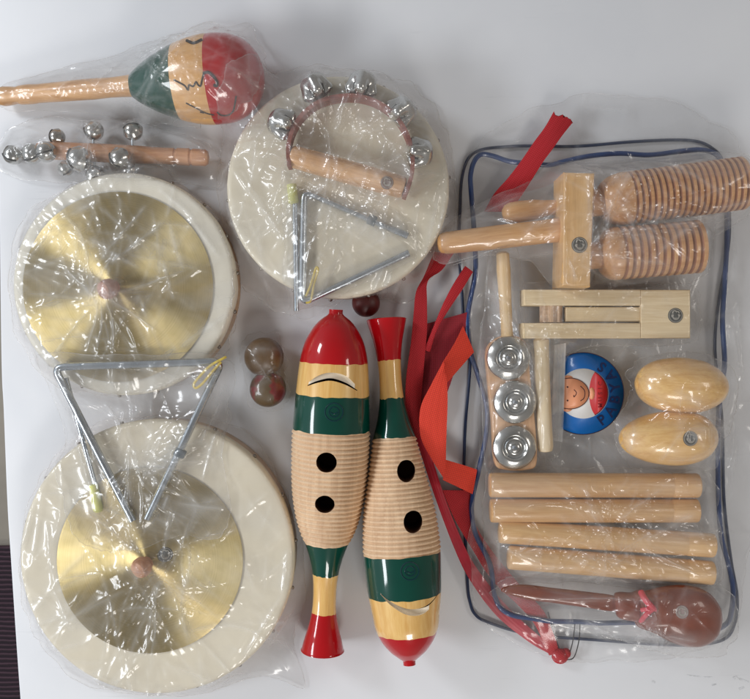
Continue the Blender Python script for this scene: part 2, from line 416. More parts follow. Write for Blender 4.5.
# scuff marks and faint ruled lines on the laminate
mb = MB()
_zt = [.1]
def smear(pts, w):
    _zt[0] += .02; zt = _zt[0]
    c = [P(*p) for p in pts]
    for i in range(len(c) - 1):
        d = (c[i + 1] - c[i]).normalized(); nn = Vector((-d.y, d.x, 0)) * w
        mb.add([c[i] - nn + Vector((0, 0, zt)), c[i + 1] - nn * .8 + Vector((0, 0, zt)), c[i + 1] + nn * .8 + Vector((0, 0, zt)), c[i] + nn + Vector((0, 0, zt))], [(0, 1, 2, 3)])
smear([(733, 677), (740, 679), (749, 682)], .9); smear([(739, 689), (744, 687)], 1.1); smear([(687, 675), (700, 676.5)], .5); smear([(704, 677), (712, 677)], .4)
smear([(652, 681), (655, 682.5)], 1.0); smear([(734, 678), (737, 677)], 1.5); smear([(712, 685), (716, 684)], .6)
mb.build('scuff', plain('grey scuff', (.62, .63, .65, 1), .7, 0, .2, 300), table)
mb = MB(); mb.prism([P(-1500, -1200, -720), P(2300, -1200, -720), P(2300, 2000, -720), P(-1500, 2000, -720)], -740, -720)
mb.build('floor', plain('greige floor', lin(150, 142, 130), .6, 0, .15, 9, .1, 120), kind='structure')
def rug_mat():
    m, nt, out = new_mat('ribbed purple carpet'); p = node(nt, 'ShaderNodeBsdfPrincipled'); v = coords(nt)
    w = node(nt, 'ShaderNodeTexWave', bands_direction='Y'); w.inputs['Scale'].default_value = 38; w.inputs['Distortion'].default_value = 1.5; w.inputs['Detail'].default_value = 2
    nt.links.new(v, w.inputs['Vector'])
    nt.links.new(ramp(nt, w.outputs['Fac'], [(.1, lin(44, 32, 42)), (.9, lin(88, 66, 78))]), p.inputs['Base Color']); p.inputs['Roughness'].default_value = .95
    nt.links.new(bump(nt, w.outputs['Fac'], .8, .01), p.inputs['Normal']); nt.links.new(p.outputs[0], out.inputs[0]); return m
mb = MB(); z = -700
mb.prism([P(-330, 556, z), P(-30, 548, z), (P(130, 546, z)), P(130, 1000, z), P(-330, 1000, z)], -719.5, z, 3)
o = mb.build('carpet', rug_mat(), kind='structure')

# ------------------------------------------------------------------ hand drums, cymbals
def drum(label, cx, cy, rpx, hz, skin, seed):
    t = thing('hand_drum', label, 'drum', P(cx, cy, hz) * 1.0 - Vector((0, 0, hz)), 'hand drums lying flat')
    c = P(cx, cy, hz); c0 = Vector((c.x, c.y, 0)); r = rpx * F(hz)
    rnd = random.Random(seed)
    mb = MB(); mb.lathe(c0 + Vector((0, 0, .4)), c0 + Vector((0, 0, hz - 9)), [(0, r - 3), (0, r), (.03, r + .3), (.97, r + .3), (1, r)], 120); mb.build('wooden_hoop', HOOP, t)
    mb = MB(); seg = 160
    prof = [(-16, 1.1), (-9, 1.6), (-4, 1.4), (-1.5, .6), (0, -1.2), (.4, -4)]
    vs = []; fs = []
    wav = [rnd.uniform(-1, 1) for _ in range(seg)]
    for _ in range(2): wav = [(wav[i - 1] + wav[i] + wav[(i + 1) % seg]) / 3 for i in range(seg)]
    for i, (dz, dr) in enumerate(prof):
        for k in range(seg):
            a = 2 * PI * k / seg; w = wav[k] * (1.5 if i == 0 else .5)
            vs.append(c + Vector((math.cos(a) * (r + dr + w * .6), math.sin(a) * (r + dr + w * .6), dz + (w if i == 0 else 0))))
    for q in (.9, .7, .5, .3, .1):
        for k in range(seg):
            a = 2 * PI * k / seg; vs.append(c + Vector((math.cos(a) * r * q, math.sin(a) * r * q, .35)))
    n = len(vs) // seg
    for i in range(n - 1):
        for k in range(seg): fs.append((i * seg + k, i * seg + (k + 1) % seg, (i + 1) * seg + (k + 1) % seg, (i + 1) * seg + k))
    fs.append(tuple((n - 1) * seg + k for k in range(seg)))
    mb.add(vs, fs); mb.build('drum_head', skin, t)
    k0 = None
    for k in range(18):
        a = 2 * PI * (k + .3) / 18
        if k0 is None:
            mb = MB(); mb.sphere(c + Vector((math.cos(a) * (r + 2.2), math.sin(a) * (r + 2.2), -11)), 2.0, 10, 6); k0 = mb.build('tack', TACK, t)
        else:
            q = k0.copy(); COL.objects.link(q); q.parent = t
            a0 = 2 * PI * .3 / 18
            q.location = Vector(((math.cos(a) - math.cos(a0)) * (r + 2.2), (math.sin(a) - math.sin(a0)) * (r + 2.2), 0)) * S
            REG[t.name].append(([tuple(Vector(v) + q.location / S) for v in REG_T[0]], REG_T[1])) if False else None
    return t
drumA = drum('cream hand drum under the half moon of bells and the small triangle', 338, 187, 110, 42, SKIN, 1)
drumB = drum('pale hand drum that a brass cymbal nearly covers, left of the bell drum', 124, 284, 110, 42, SKIN2, 2)
drumC = drum('largest cream hand drum, at the bottom left of the table', 157, 557, 136, 42, SKIN, 3)

def cymbal(label, cx, cy, rpx, kx, ky, zb, kc):
    t = thing('cymbal', label, 'cymbal', P(cx, cy, zb) , 'brass cymbals on the drums')
    c = P(cx, cy, zb); r = rpx * F(zb)
    mb = MB()
    top = [(zz, rr) for rr, zz in ((r, .6), (r * .97, .9), (r * .8, 1.3), (r * .6, 1.8), (r * .4, 2.3), (r * .26, 2.9), (r * .2, 4.0), (r * .14, 6.2), (r * .07, 7.6), (.3, 8))]
    bot = [(zz - .7, rr) for zz, rr in top]
    prof = bot[::-1] + top
    mb.lathe(c, c + Vector((0, 0, 1)), prof, 128); mb.build('brass_plate', BRASS, t, smooth=50)
    k = P(kx, ky, zb + 20)
    mb = MB(); mb.lathe(Vector((c.x, c.y, zb + 7)), k, [(0, 6), (.3, 6.5), (.34, 9.2), (.7, 9.6), (.95, 8), (1.05, 5), (1.1, 0)], 28); mb.build('wooden_knob', kc, t)
    return t
KNOB1 = wood('pinkish knob wood', lin(164, 112, 92), lin(190, 140, 116), 0, .5)
KNOB2 = wood('brown knob wood', lin(164, 108, 70), lin(196, 140, 98), 0, .45)
cymB = cymbal('brass cymbal with a pinkish wooden knob on the upper left drum', 118, 287, 95, 102, 291, 43.2, KNOB1)
cymC = cymbal('brass cymbal with a dark round sticker, on the largest drum', 150, 560, 93, 137, 571, 43.2, KNOB2)
sticker(cymC, 164, 556, 53, 7.5, nrm=(.08, 0, 1))

# ------------------------------------------------------------------ triangles and beaters
def rodline(pts, z, r, name, mat, parent, rc=9):
    mb = MB(); mb.tube(rounded([P(p[0], p[1], p[2] if len(p) > 2 else z) for p in pts], rc), r, 14); return mb.build(name, mat, parent)
triA = thing('triangle', 'small steel triangle with a rubber band on one side, on the bell drum', 'triangle', P(340, 245, 43), 'steel triangles')
rodline([(408, 236), (304, 191), (302, 303), (409, 253)], 47.5, 3.4, 'steel_rod', STEEL, triA)
mb = MB(); a = P(368, 218.5, 47.5); b = P(376, 222, 47.5); mb.lathe(a, b, [(0, 3.6), (.05, 5), (.95, 5), (1, 3.6)], 20); mb.build('rubber_band', RUBBER, triA)
mb = MB(); mb.tube(spline(px_path([(306, 296, 50), (311, 284, 53), (316, 268, 53), (318, 271, 53), (314, 284, 52), (311, 300, 50), (306, 303, 50)]), 6), 1.1, 8); mb.build('yellow_cord', YELLOW_STR, triA)
def beater(label, p0, p1, tip0, tip1, z, r):
    t = thing('triangle_beater', label, 'beater', P((p0[0] + p1[0]) / 2, (p0[1] + p1[1]) / 2, z - r), 'triangle beaters')
    mb = MB(); mb.tube([P(*p0, z), P(*p1, z)], r, 12); mb.build('steel_rod', STEEL, t)
    mb = MB(); mb.lathe(P(*tip0, z), P(*tip1, z), [(0, r), (.03, r * 1.9), (.92, r * 2.1), (1, r * 1.2)], 18); mb.build('plastic_sleeve', YTIP, t); return t
beatA = beater('steel beater with yellow sleeve lying along the vertical side of the small triangle', (294.5, 188), (296.5, 311), (291.5, 184), (294, 204), 46.5, 2.4)
triB = thing('triangle', 'large steel triangle with a yellow cord loop, between the two left drums', 'triangle', P(140, 430, 44), 'steel triangles')
rodline([(133, 521), (54, 367), (222, 361.5), (147, 519)], 52, 3.7, 'steel_rod', STEEL, triB, 10)
mb = MB(); a = P(182, 449, 52); b = P(178, 456.5, 52); mb.lathe(a, b, [(0, 4), (.05, 5.4), (.95, 5.4), (1, 4)], 20); mb.build('rubber_band', RUBBER, triB)
mb = MB(); mb.tube(spline(px_path([(221, 362, 57), (212, 372, 57), (203, 383, 56), (196, 388, 55.5), (194, 384, 56), (200, 376, 57), (210, 366, 58), (222, 359, 57), (226, 357, 55)]), 6), 1.2, 8); mb.build('yellow_cord', YELLOW_STR, triB)
beatB = beater('steel beater with yellow sleeve slanting under the large triangle', (66, 378), (96, 488), (93, 484), (99, 512), 47.5, 2.3)

# ------------------------------------------------------------------ bells
def petal_bell(mb, c, R, ax, mi=0):
    """Folded bell: a rounded crown that widens to four claws with dark slots between them."""
    c = Vector(c); ax = Vector(ax).normalized(); u = Vector((0, 0, 1)); a = ax.cross(u).normalized(); b = a.cross(ax).normalized()
    seg = 64; vs = []; fs = []; mis = []
    pr = [(1.0, .02), (.985, .28), (.94, .5), (.84, .68), (.68, .79), (.45, .86), (.2, .90), (-.05, .96), (-.3, 1.03), (-.5, 1.05), (-.7, .98), (-.86, .80), (-.96, .55), (-1.0, .28), (-1.01, .02)]
    q = spline([(x, y, 0) for x, y in pr], 3); n = len(q)
    for i, p in enumerate(q):
        op = max(0, min(1, (.35 - p.x) / .8)); sqm = max(0, min(1, (1.1 - p.x) / .5))
        for k in range(seg):
            ph = 2 * PI * k / seg
            sq = 1 / (abs(math.cos(ph)) ** 5 + abs(math.sin(ph)) ** 5) ** .2
            face = abs(math.cos(2 * ph)) ** 6      # 1 in the middle of each side, where the claws part
            r = R * p.y * (1 + (sq - 1) * sqm * .9) * (1 - .34 * face * op)
            vs.append(c + ax * (p.x * R) + a * (r * math.cos(ph + PI / 4)) + b * (r * math.sin(ph + PI / 4)))
    for i in range(n - 1):
        for k in range(seg):
            ph = 2 * PI * (k + .5) / seg; sl = abs((ph + PI / 4) % (PI / 2) - PI / 4) < .11 and -.98 < q[i].x < -.12
            fs.append((i * seg + k, (i + 1) * seg + k, (i + 1) * seg + (k + 1) % seg, i * seg + (k + 1) % seg)); mis.append(1 if sl else 0)
    mb.add(vs, fs, mis)
half = thing('half_moon_bells', 'curved brown strap of five silver bells on a wooden handle, on a drum', 'bells', P(345, 150, 43))
zs = 56
a = P(291, 156, zs); b = P(404, 188, zs)
hm = W('maraca', math.atan2(b.y - a.y, b.x - a.x))
mb = MB(); L = (b - a).length
mb.lathe(a, b, [(-.01, 6), (0, 9.2), (.02, 10.3), (.2, 10.8), (.5, 11), (.8, 10.8), (.98, 10.4), (1, 9), (1.01, 5)], 30); mb.build('wooden_handle', hm, half)
arc = spline(px_path([(290, 168), (289, 150), (293, 133), (302, 118), (318, 105), (338, 99), (360, 99), (380, 106), (396, 119), (407, 137), (412, 158), (411, 178), (404, 198)], zs), 8)
mb = MB(); vs = []; fs = []; n = len(arc)
for i, p in enumerate(arc):
    t = (arc[min(i + 1, n - 1)] - arc[max(i - 1, 0)]).normalized(); nn = Vector((-t.y, t.x, 0))
    for dx, dz in ((-1.9, -9), (1.9, -9), (1.9, 9), (-1.9, 9)): vs.append(p + nn * dx + Vector((0, 0, dz)))
for i in range(n - 1):
    for k in range(4): fs.append((i * 4 + k, i * 4 + (k + 1) % 4, (i + 1) * 4 + (k + 1) % 4, (i + 1) * 4 + k))
fs += [(3, 2, 1, 0), tuple((n - 1) * 4 + k for k in range(4))]
mb.add(vs, fs); mb.build('strap', W('leather'), half)
ctr = P(348, 152, zs)
for bx, by in ((281, 123), (315, 87), (362, 84), (402, 111), (420, 153)):
    c = P(bx, by, zs + 2); ax = c - ctr; ax.z = 0
    mb = MB(); petal_bell(mb, c, 12.2, ax); mb.build('bell', [NICKEL, DARKSLOT], half, smooth=60)
sticker(half, 387, 182.5, zs + 10.6, 6.5, plain('brown sticker', lin(96, 62, 48), .4))

stick = thing('bell_stick', 'wooden stick studded with round silver bells, below the maraca', 'bells', P(120, 155, 0))
a = P(36, 150, 20); b = P(208, 158, 14)
mb = MB()
prof = [(0, 4), (.01, 7), (.06, 8.5), (.3, 9), (.55, 9), (.68, 8.2), (.74, 8), (.80, 8.2), (.805, 7.2), (.815, 7.2), (.82, 8.4), (.89, 8.6), (.895, 7.4), (.905, 7.4), (.91, 8.4), (.985, 8.0), (1, 6.4), (1.006, 2)]
mb.lathe(a, b, prof, 28); mb.build('wooden_stick', wood('reddish stick wood', lin(178, 122, 88), lin(212, 160, 120), math.atan2(b.y - a.y, b.x - a.x), .4, .2), stick)
for bx, by, r, zz in ((13, 155, 9.5, 12), (32, 154, 10, 22), (46, 152, 9.5, 30), (57, 137, 8, 18), (79, 159, 12, 30), (94, 131, 9.5, 18), (133, 131, 9.5, 18), (120, 158.5, 10.5, 30), (95, 174, 9, 12), (129, 170, 8, 12), (66, 168, 8, 12)):
    c = P(bx, by, zz); mb = MB()
    q_ = P(min(max(bx, 40), 150), 152 + (bx - 40) * .03, 18)
    if (q_ - c).length > 11: wb = MB(); wb.tube([c, c.lerp(q_, .5) + Vector((0, 0, 2)), q_], 1.3, 8); wb.build('wire_stem', STEEL, stick)
    rg = 18; pr = [(-math.cos(PI * i / rg) * .5 + .5, math.sin(PI * i / rg) * r * (1.06 if abs(i - 9) < 1 else 1)) for i in range(rg + 1)]
    ax = Vector((random.uniform(-.7, .7), random.uniform(-.7, .7), .7)).normalized()
    mb.lathe(c - ax * r, c + ax * r, pr, 28, [1 if False else 0] * rg)
    d = ax.cross(Vector((0, 0, 1))).normalized(); e = ax.cross(d)
    mb.tube([c + (ax * math.cos(q) + d * math.sin(q)) * (r * 1.0) for q in np.linspace(-.9, .9, 9)], r * .1, 8, mi=1)
    mb.build('bell', [NICKEL, DARKSLOT], stick)

# ------------------------------------------------------------------ maraca
mar = thing('maraca', 'wooden maraca with green, tan and red striped head and black scrawl', 'maraca', P(200, 80, 0))
zc = 43
a = P(-2, 97, 14); b = P(136, 85.5, 38); ang = math.atan2(b.y - a.y, b.x - a.x)
mb = MB()
mb.lathe(a, b, [(0, 3), (.01, 8), (.05, 9.5), (.10, 9), (.14, 8), (.17, 9.2), (.24, 9.6), (.3, 9), (.5, 9.6), (.7, 10), (.82, 9.4), (.9, 9.8), (1.02, 11)], 32)
mb.build('wooden_handle', W('maraca', ang), mar)
a = P(131, 86, 40); b = P(264, 75.5, zc); L = b - a
hp = [(0, 10), (.01, 12), (.06, 17.5), (.15, 25), (.25, 31.5), (.352, 37), (.352, 37), (.45, 41), (.55, 43.5), (.609, 44), (.609, 44), (.68, 44), (.76, 42.6), (.84, 38.5), (.90, 33), (.95, 25), (.98, 17), (1.0, 7), (1.003, 0)]
hs = []
mis = []
def dens(hp, n=6):
    o = []; q = [Vector((t, r, 0)) for t, r in hp]
    s_ = spline(q, n); return [(v.x, v.y) for v in s_]
hp2 = [(t, r) for t, r in hp if True]
hp2 = [hp2[0]] + [hp2[i] for i in range(1, len(hp2)) if hp2[i] != hp2[i - 1]]
hd = dens(hp2, 5)
TANP = W('fishy', ang)
TANM = wood('maraca tan band', lin(204, 152, 92), lin(224, 176, 118), ang, .3, .5)
mis = [0 if (hd[i][0] + hd[i + 1][0]) / 2 < .352 else (1 if (hd[i][0] + hd[i + 1][0]) / 2 < .609 else 2) for i in range(len(hd) - 1)]
mb = MB(); mb.lathe(a, b, [(t, r * .957) for t, r in hd], 72, mis)
head = mb.build('striped_head', [GREEN, TANM, RED], mar)
headbvh = BVHTree.FromPolygons(mb.v, mb.f)
EYE = Vector((0, 0, H))
def on_surface(bvh, px, py, lift=.35):
    d = (P(px, py, 0) - EYE).normalized(); hit = bvh.ray_cast(EYE, d)
    return hit[0] + hit[1] * lift if hit[0] else P(px, py, 40)
for st, w in (([(203, 73.5), (208, 72.4), (213, 76), (217, 82), (216.5, 86), (213.5, 85)], 1.35), ([(174, 80), (180, 83), (185, 86), (188, 90), (189, 85), (193, 86.5), (196, 82), (198, 85), (200.5, 86), (202, 80), (203.5, 74)], .8),
              ([(186, 103), (196, 108), (206, 113), (214, 115)], .75), ([(217, 112), (221, 115), (228, 115), (233, 111), (235, 103), (236, 96)], .85), ([(200, 112), (204, 113)], .7), ([(187, 41), (194, 43.5), (202, 40)], 1.6)):  # last path is a short black mark apart from the scrawl
    mb = MB(); mb.tube([on_surface(headbvh, p.x, p.y, .1) for p in spline([(q[0], q[1], 0) for q in st], 5)], w, 8)
    mb.build('black_stroke', BLACK, head)

# ------------------------------------------------------------------ finger castanets
def shell_cast(label, px, py, r, cols, seed, group):
    t = thing('finger_castanet', label, 'castanet', P(px, py, 0), group)
    z = r * .95
    mb = MB(); c = P(px, py, z); rr = r * F(z)
    mb.lathe(c - Vector((0, 0, rr * .9)), c - Vector((0, 0, 1)), [(0, rr * .3), (.15, rr * .7), (.5, rr * .93), (.9, rr), (1, rr * .98)], 40); mb.build('lower_shell', cols[0], t)
    mb = MB(); mb.lathe(c + Vector((0, 0, 1)), c + Vector((0, 0, rr * .92)), [(0, rr * .98), (.1, rr), (.5, rr * .9), (.8, rr * .62), (.95, rr * .33), (1, 0)], 40); mb.build('upper_shell', cols[1], t)
    return t
OLIVE = plain('olive lacquer', lin(96, 70, 36), .4, 0, .3, 30)
OLIVE2 = plain('dark olive lacquer', lin(92, 68, 42), .5, 0, .3, 40)
MAROON = plain('mottled maroon', lin(92, 30, 28), .45, 0, .5, 60)
MOT, nt, out = new_mat('olive and red lacquer')
p = node(nt, 'ShaderNodeBsdfPrincipled'); v = coords(nt); n = node(nt, 'ShaderNodeTexNoise', _Scale=38.0, _Detail=3.0); nt.links.new(v, n.inputs['Vector'])
nt.links.new(ramp(nt, n.outputs['Fac'], [(.46, lin(90, 70, 40)), (.52, lin(126, 26, 26)), (.60, lin(112, 30, 30)), (.66, lin(70, 52, 38))]), p.inputs['Base Color'])
p.inputs['Roughness'].default_value = .5; nt.links.new(p.outputs[0], out.inputs[0])
casA = shell_cast('round olive finger castanet, the upper of the bagged pair', 264, 357, 19.5, (OLIVE2, OLIVE), 1, 'round finger castanets')
casB = shell_cast('round olive finger castanet with red patches, the lower of the pair', 268, 389, 18, (OLIVE2, MOT), 2, 'round finger castanets')
casC = shell_cast('dark maroon finger castanet half hidden under the bell drum bag', 366, 303, 14, (OLIVE2, MAROON), 3, 'round finger castanets')

# ------------------------------------------------------------------ fish guiros
def guiro(label, nose, tail, nz, tz, prof, bands, ribs, holes, mouth, logo):
    """prof: (px along the axis from nose, half width px); bands: (start px, material index)."""
    t = thing('fish_guiro', label, 'guiro', P((nose[0] + tail[0]) / 2, (nose[1] + tail[1]) / 2, 0), 'wooden fish guiros')
    a = P(*nose, nz); b = P(*tail, tz); Lp = math.hypot(tail[0] - nose[0], tail[1] - nose[1])
    ang = math.atan2(b.y - a.y, b.x - a.x)
    pts = spline([(d, r, 0) for d, r in prof], 10)
    xs = [p.x for p in pts]; ys = [p.y for p in pts]
    def rad(d): return float(np.interp(d, xs, ys))
    ds = set(round(x, 2) for x in np.concatenate([np.arange(0, ribs[0], 2.0), np.arange(ribs[1], Lp, 2.0)]))
    for d, _ in bands: ds.add(d)
    for d, r in prof: ds.add(round(d, 2))
    ds = {d for d in ds if not (ribs[0] < d < ribs[1])}
    nr = int(round((ribs[1] - ribs[0]) / 4.55)); pitch = (ribs[1] - ribs[0]) / nr
    ribr = {}
    for k in range(nr):
        for q, dr in ((.0, -1.25), (.22, -.3), (.42, .55), (.60, .65), (.80, -.3)):
            d = round(ribs[0] + (k + q) * pitch, 3); ds.add(d); ribr[d] = dr
    ds = sorted(ds); pr = []; mis = []
    for d in ds:
        z = nz + (tz - nz) * d / Lp
        pr.append((d / Lp, (rad(d) + ribr.get(d, 0)) * F(z)))
    for i in range(len(ds) - 1):
        mid = (ds[i] + ds[i + 1]) / 2; mi = bands[0][1]
        for d, k in bands:
            if mid >= d: mi = k
        mis.append(mi)
    mb = MB(); mb.lathe(a, b, pr, 112, mis)
    rw = random.Random(int(nose[0])); axd = (b - a).normalized()
    for d, _ in bands[1:]:
        i = min(range(len(ds)), key=lambda k: abs(ds[k] - d)); nz_ = [rw.uniform(-1, 1) for _ in range(112)]
        for _ in range(3): nz_ = [(nz_[k - 1] + nz_[k] + nz_[(k + 1) % 112]) / 3 for k in range(112)]
        for k in range(112): mb.v[i * 112 + k] += axd * nz_[k] * 1.5
    mats = [RED, W('fishy', ang), GREEN, W('raw', ang), HOLE, plain('cut wood', lin(240, 226, 204), .7)]
    body = mb.build('fish_body', mats, t, smooth=40)
    def cut(cm):
        co = cm.build('cutter', mats, t, smooth=0)
        md = body.modifiers.new('cut', 'BOOLEAN'); md.operation = 'DIFFERENCE'; md.solver = 'EXACT'; md.object = co
        bpy.context.view_layer.update()
        dg = bpy.context.evaluated_depsgraph_get()
        me = bpy.data.meshes.new_from_object(body.evaluated_get(dg))
        body.modifiers.clear(); body.data = me
        REG[t.name].pop(); bpy.data.objects.remove(co)
    for hx, hy, rx, ry in holes:
        cm = MB(); c = P(hx, hy, 78); n = 36
        cm.prism([(c.x + math.cos(q) * rx * .93, c.y + math.sin(q) * ry * .93) for q in np.linspace(0, 2 * PI, n + 1)[:-1]], 71.5, 120, 0, 3); cut(cm)
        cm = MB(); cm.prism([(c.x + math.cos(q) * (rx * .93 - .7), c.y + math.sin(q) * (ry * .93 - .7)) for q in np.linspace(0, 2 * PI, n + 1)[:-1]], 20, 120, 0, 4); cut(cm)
    up, lo, depth = mouth
    z = 72
    U = [P(p.x, p.y, z) for p in spline([(q[0], q[1], 0) for q in up], 6)]; Lw = [P(p.x, p.y, z) for p in spline([(q[0], q[1], 0) for q in lo], 6)]
    cm = MB(); cm.prism([(p.x, p.y) for p in U] + [(p.x, p.y) for p in reversed(Lw)], depth, 120, 0, 5); cut(cm)
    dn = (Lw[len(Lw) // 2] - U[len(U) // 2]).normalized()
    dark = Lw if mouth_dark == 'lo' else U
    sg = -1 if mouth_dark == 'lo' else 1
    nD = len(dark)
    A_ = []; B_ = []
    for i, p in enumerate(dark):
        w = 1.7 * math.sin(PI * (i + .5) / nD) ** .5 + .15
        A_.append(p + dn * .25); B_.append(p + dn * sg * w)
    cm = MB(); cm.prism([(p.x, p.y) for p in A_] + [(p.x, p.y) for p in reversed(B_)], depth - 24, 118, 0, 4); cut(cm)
    body.data.polygons.foreach_set('use_smooth', [True] * len(body.data.polygons)); body.data.set_sharp_from_angle(angle=math.radians(38))
    # faint dark blue stamp on the green band
    bv = BVHTree.FromPolygons(mb.v, mb.f); sm = MB(); lx, ly, lr = logo
    for rr, w in ((lr, .5), (lr * .55, .45)): sm.tube([on_surface(bv, lx + math.cos(q) * rr, ly + math.sin(q) * rr, .02) for q in np.linspace(0, 2 * PI, 29)[:-1]], w, 6, True)
    sm.tube([on_surface(bv, lx + q * lr * .4, ly + lr * .2 * (1 - q * q), .02) for q in np.linspace(-1, 1, 9)], .5, 6)
    sm.build('stamp', plain('blue stamp', lin(2, 48, 58), .3, coat=1, spec=.1), t)
    return t
mouth_dark = 'lo'
guiA = guiro('fish shaped wooden guiro with its red nose up and flared red tail down', (336, 309.5), (322.5, 650.5), 43, 24,
    [(0, 7), (4, 7), (5.8, 8.6), (10, 14.5), (15, 19.5), (20.5, 23.5), (30.5, 28.8), (40.5, 32), (52, 34.2), (66, 35.6), (84, 37), (102, 38), (120, 38.6), (150, 38.2), (180, 36.4), (205, 32), (222, 26.5), (231, 22.3), (248, 16.5), (264, 13.0), (282, 11.6), (301, 12.2), (318, 15.5), (330, 18.8), (339, 20.8), (341, 20.2), (341.3, 0)],
    [(0, 0), (51.6, 1), (83, 2), (118, 3), (231, 2), (263, 1), (302, 0)], (119, 230.5),
    [(326, 463.5, 11, 10.8), (324, 506.5, 10.6, 9.6)],
    ([(306, 384), (318, 375.8), (331, 372.6), (346, 376.2), (358.5, 388.5)], [(307, 386), (318, 382.5), (331, 380.5), (345, 384.5), (357, 391)], 66), (334, 412, 9))
mouth_dark = 'up'
guiB = guiro('fish shaped wooden guiro with its flared red tail up and red nose down', (409.5, 664.5), (386.3, 318.5), 43, 24,
    [(0, 6.2), (4, 6.4), (6, 9), (9.5, 13.4), (14.5, 19), (24.5, 26.5), (37, 31.6), (50, 33.6), (70, 36.6), (95, 38.2), (112, 38.6), (140, 37), (165, 33.6), (190, 28.6), (212, 24), (227, 21.0), (245, 15.8), (265, 12.3), (285, 11.2), (304, 11.9), (322, 14.4), (338, 18.2), (345, 19.8), (346.2, 19.2), (346.6, 0)],
    [(0, 0), (32, 1), (70, 2), (111, 3), (226, 2), (265, 1), (304, 0)], (112, 225.5),
    [(407, 474, 10.0, 11.6), (413.5, 524, 10.2, 11.8)],
    ([(380, 594.5), (392, 602.5), (409, 608.5), (426, 607), (441, 597)], [(380, 595.5), (392, 606.5), (409, 615), (426, 613.5), (442, 598)], 66), (410, 571, 9))

# ------------------------------------------------------------------ clear carry bag with blue piping and red straps
bagt = thing('carry_bag', 'flat clear carry bag with blue piping, red zip tape and orange handle', 'bag', P(600, 390, 0))
front = [(473, 215), (471, 190), (470.5, 176), (474, 162), (481, 154.5), (493, 156), (510, 161.5), (532, 163.5), (549, 165), (566, 161), (590, 156), (620, 153.5), (650, 155), (683, 151), (702, 150), (716, 154.5), (723, 166), (726, 190), (727, 235), (725, 278), (722.5, 320), (724.5, 364), (720, 396), (718, 430), (718, 476), (719, 510), (722, 540), (728, 562), (733, 588), (731.5, 610), (726, 624), (705, 632), (670, 627), (640, 622.5), (598, 623), (578, 621.6), (550, 621), (530, 618), (512, 615), (500, 607), (494, 592), (490, 564), (476, 535), (472, 515), (472.5, 498), (479, 469), (486, 436), (487, 408), (478.5, 377), (470.6, 352), (468, 330), (468.2, 312), (471, 296), (475, 276), (475.5, 255)]
back = [(459, 240), (460, 209), (461.6, 180), (468, 159), (481, 150), (503, 147), (527, 146), (566, 146.5), (590, 145.5), (630, 142), (675, 140), (699, 142), (713, 149), (722, 160), (728, 190), (729, 240), (719, 300), (715, 350), (722, 420), (724, 500), (731, 560), (737, 595), (735, 622), (722, 640), (680, 645), (600, 640), (530, 634), (488, 622), (475, 614), (470, 602), (467.5, 585), (465, 530), (463, 500), (464, 462), (465.5, 423), (470, 366), (467, 340), (463.6, 318), (462, 293), (460, 265)]
mb = MB(); mb.tube(spline(px_path(front, 12.5), 6, True), 2.5, 10, True); mb.build('front_piping', NAVY, bagt)
mb = MB(); mb.tube(spline(px_path(back, 3.2), 6, True), 1.6, 10, True); mb.build('back_piping', NAVY_D, bagt)
VINYL = film('clear vinyl', .022, (.996, .992, .988), .1, .024, .3, 18, .003, 3.1)
# front panel, gusset and back panel of clear vinyl
fr = spline([(p[0], p[1], 0) for p in front], 6, True); n = len(fr)
def panel(pts, z, name, amp, z_edge=None):
    m2 = MB(); W0 = [P(p.x, p.y, z) for p in pts]; c = P(600, 390, z); vs = []; fs = []; R = 40
    for r in range(1, R + 1):
        for p in W0:
            q = c.lerp(p, r / R); w = (1 - (r / R) ** 6)
            q = q + Vector((0, 0, amp * w * (math.sin(q.x * .045 + 1.3 * math.sin(q.y * .021)) * .6 + math.sin(q.y * .06 + q.x * .017) * .5 - .4))); vs.append(q)
    vs.append(c); k = len(W0)
    for i in range(k):
        j = (i + 1) % k; fs.append((len(vs) - 1, i, j))
        for r in range(R - 1): fs.append((r * k + i, (r + 1) * k + i, (r + 1) * k + j, r * k + j))
    m2.add(vs, fs); return m2.build(name, VINYL, bagt, smooth=0)
panel(fr, 12.0, 'front_panel', 1.6)
panel(spline([(p[0], p[1], 0) for p in back], 6, True), 2.0, 'back_panel', .5)
# zip tapes and straps
def tape(name, L_, R_, mat, th=1.1, per=6, rag=0.0):
    l = [tuple(v) for v in spline(L_, per)]; r = [tuple(v) for v in spline(R_, per)]
    mb = MB(); mb.ribbon(l, r, th, rag=rag); return mb.build(name, mat, bagt, smooth=40)
tape('zip_tape', [(553, 113, 20), (545, 127, 19), (534, 142, 18), (521, 161, 17), (508, 178, 16), (494, 194, 13), (484, 212, 10)], [(574, 121, 20), (562, 136, 22), (552, 150, 21), (543, 162, 20), (533, 178, 18), (522, 195, 14), (510, 212, 10)], REDSTRAP, rag=2.6)
tape('zip_tape', [(434, 252, 10), (424, 276, 14), (416, 292, 18), (413.5, 315, 20), (411, 342, 20), (406, 380, 18), (406, 415, 16), (413, 440, 14)], [(454, 253, 10), (442, 270, 14), (428, 281, 18), (427, 302, 20), (427, 330, 20), (424, 365, 18), (421, 405, 16), (423, 436, 14)], REDSTRAP)
tape('zip_tape', [(465, 266, 16), (454, 283, 20), (443, 304, 22), (433, 328, 21), (424, 350, 17)], [(473, 272, 16), (462, 290, 20), (448, 311, 22), (437, 330, 21), (430, 352, 17)], REDSTRAP)
tape('zip_panel', [(422, 325, 14), (416, 370, 13), (412, 410, 12), (415, 444, 11)], [(468, 312, 14), (462, 345, 13), (450, 385, 12), (434, 425, 11)], REDDARK)
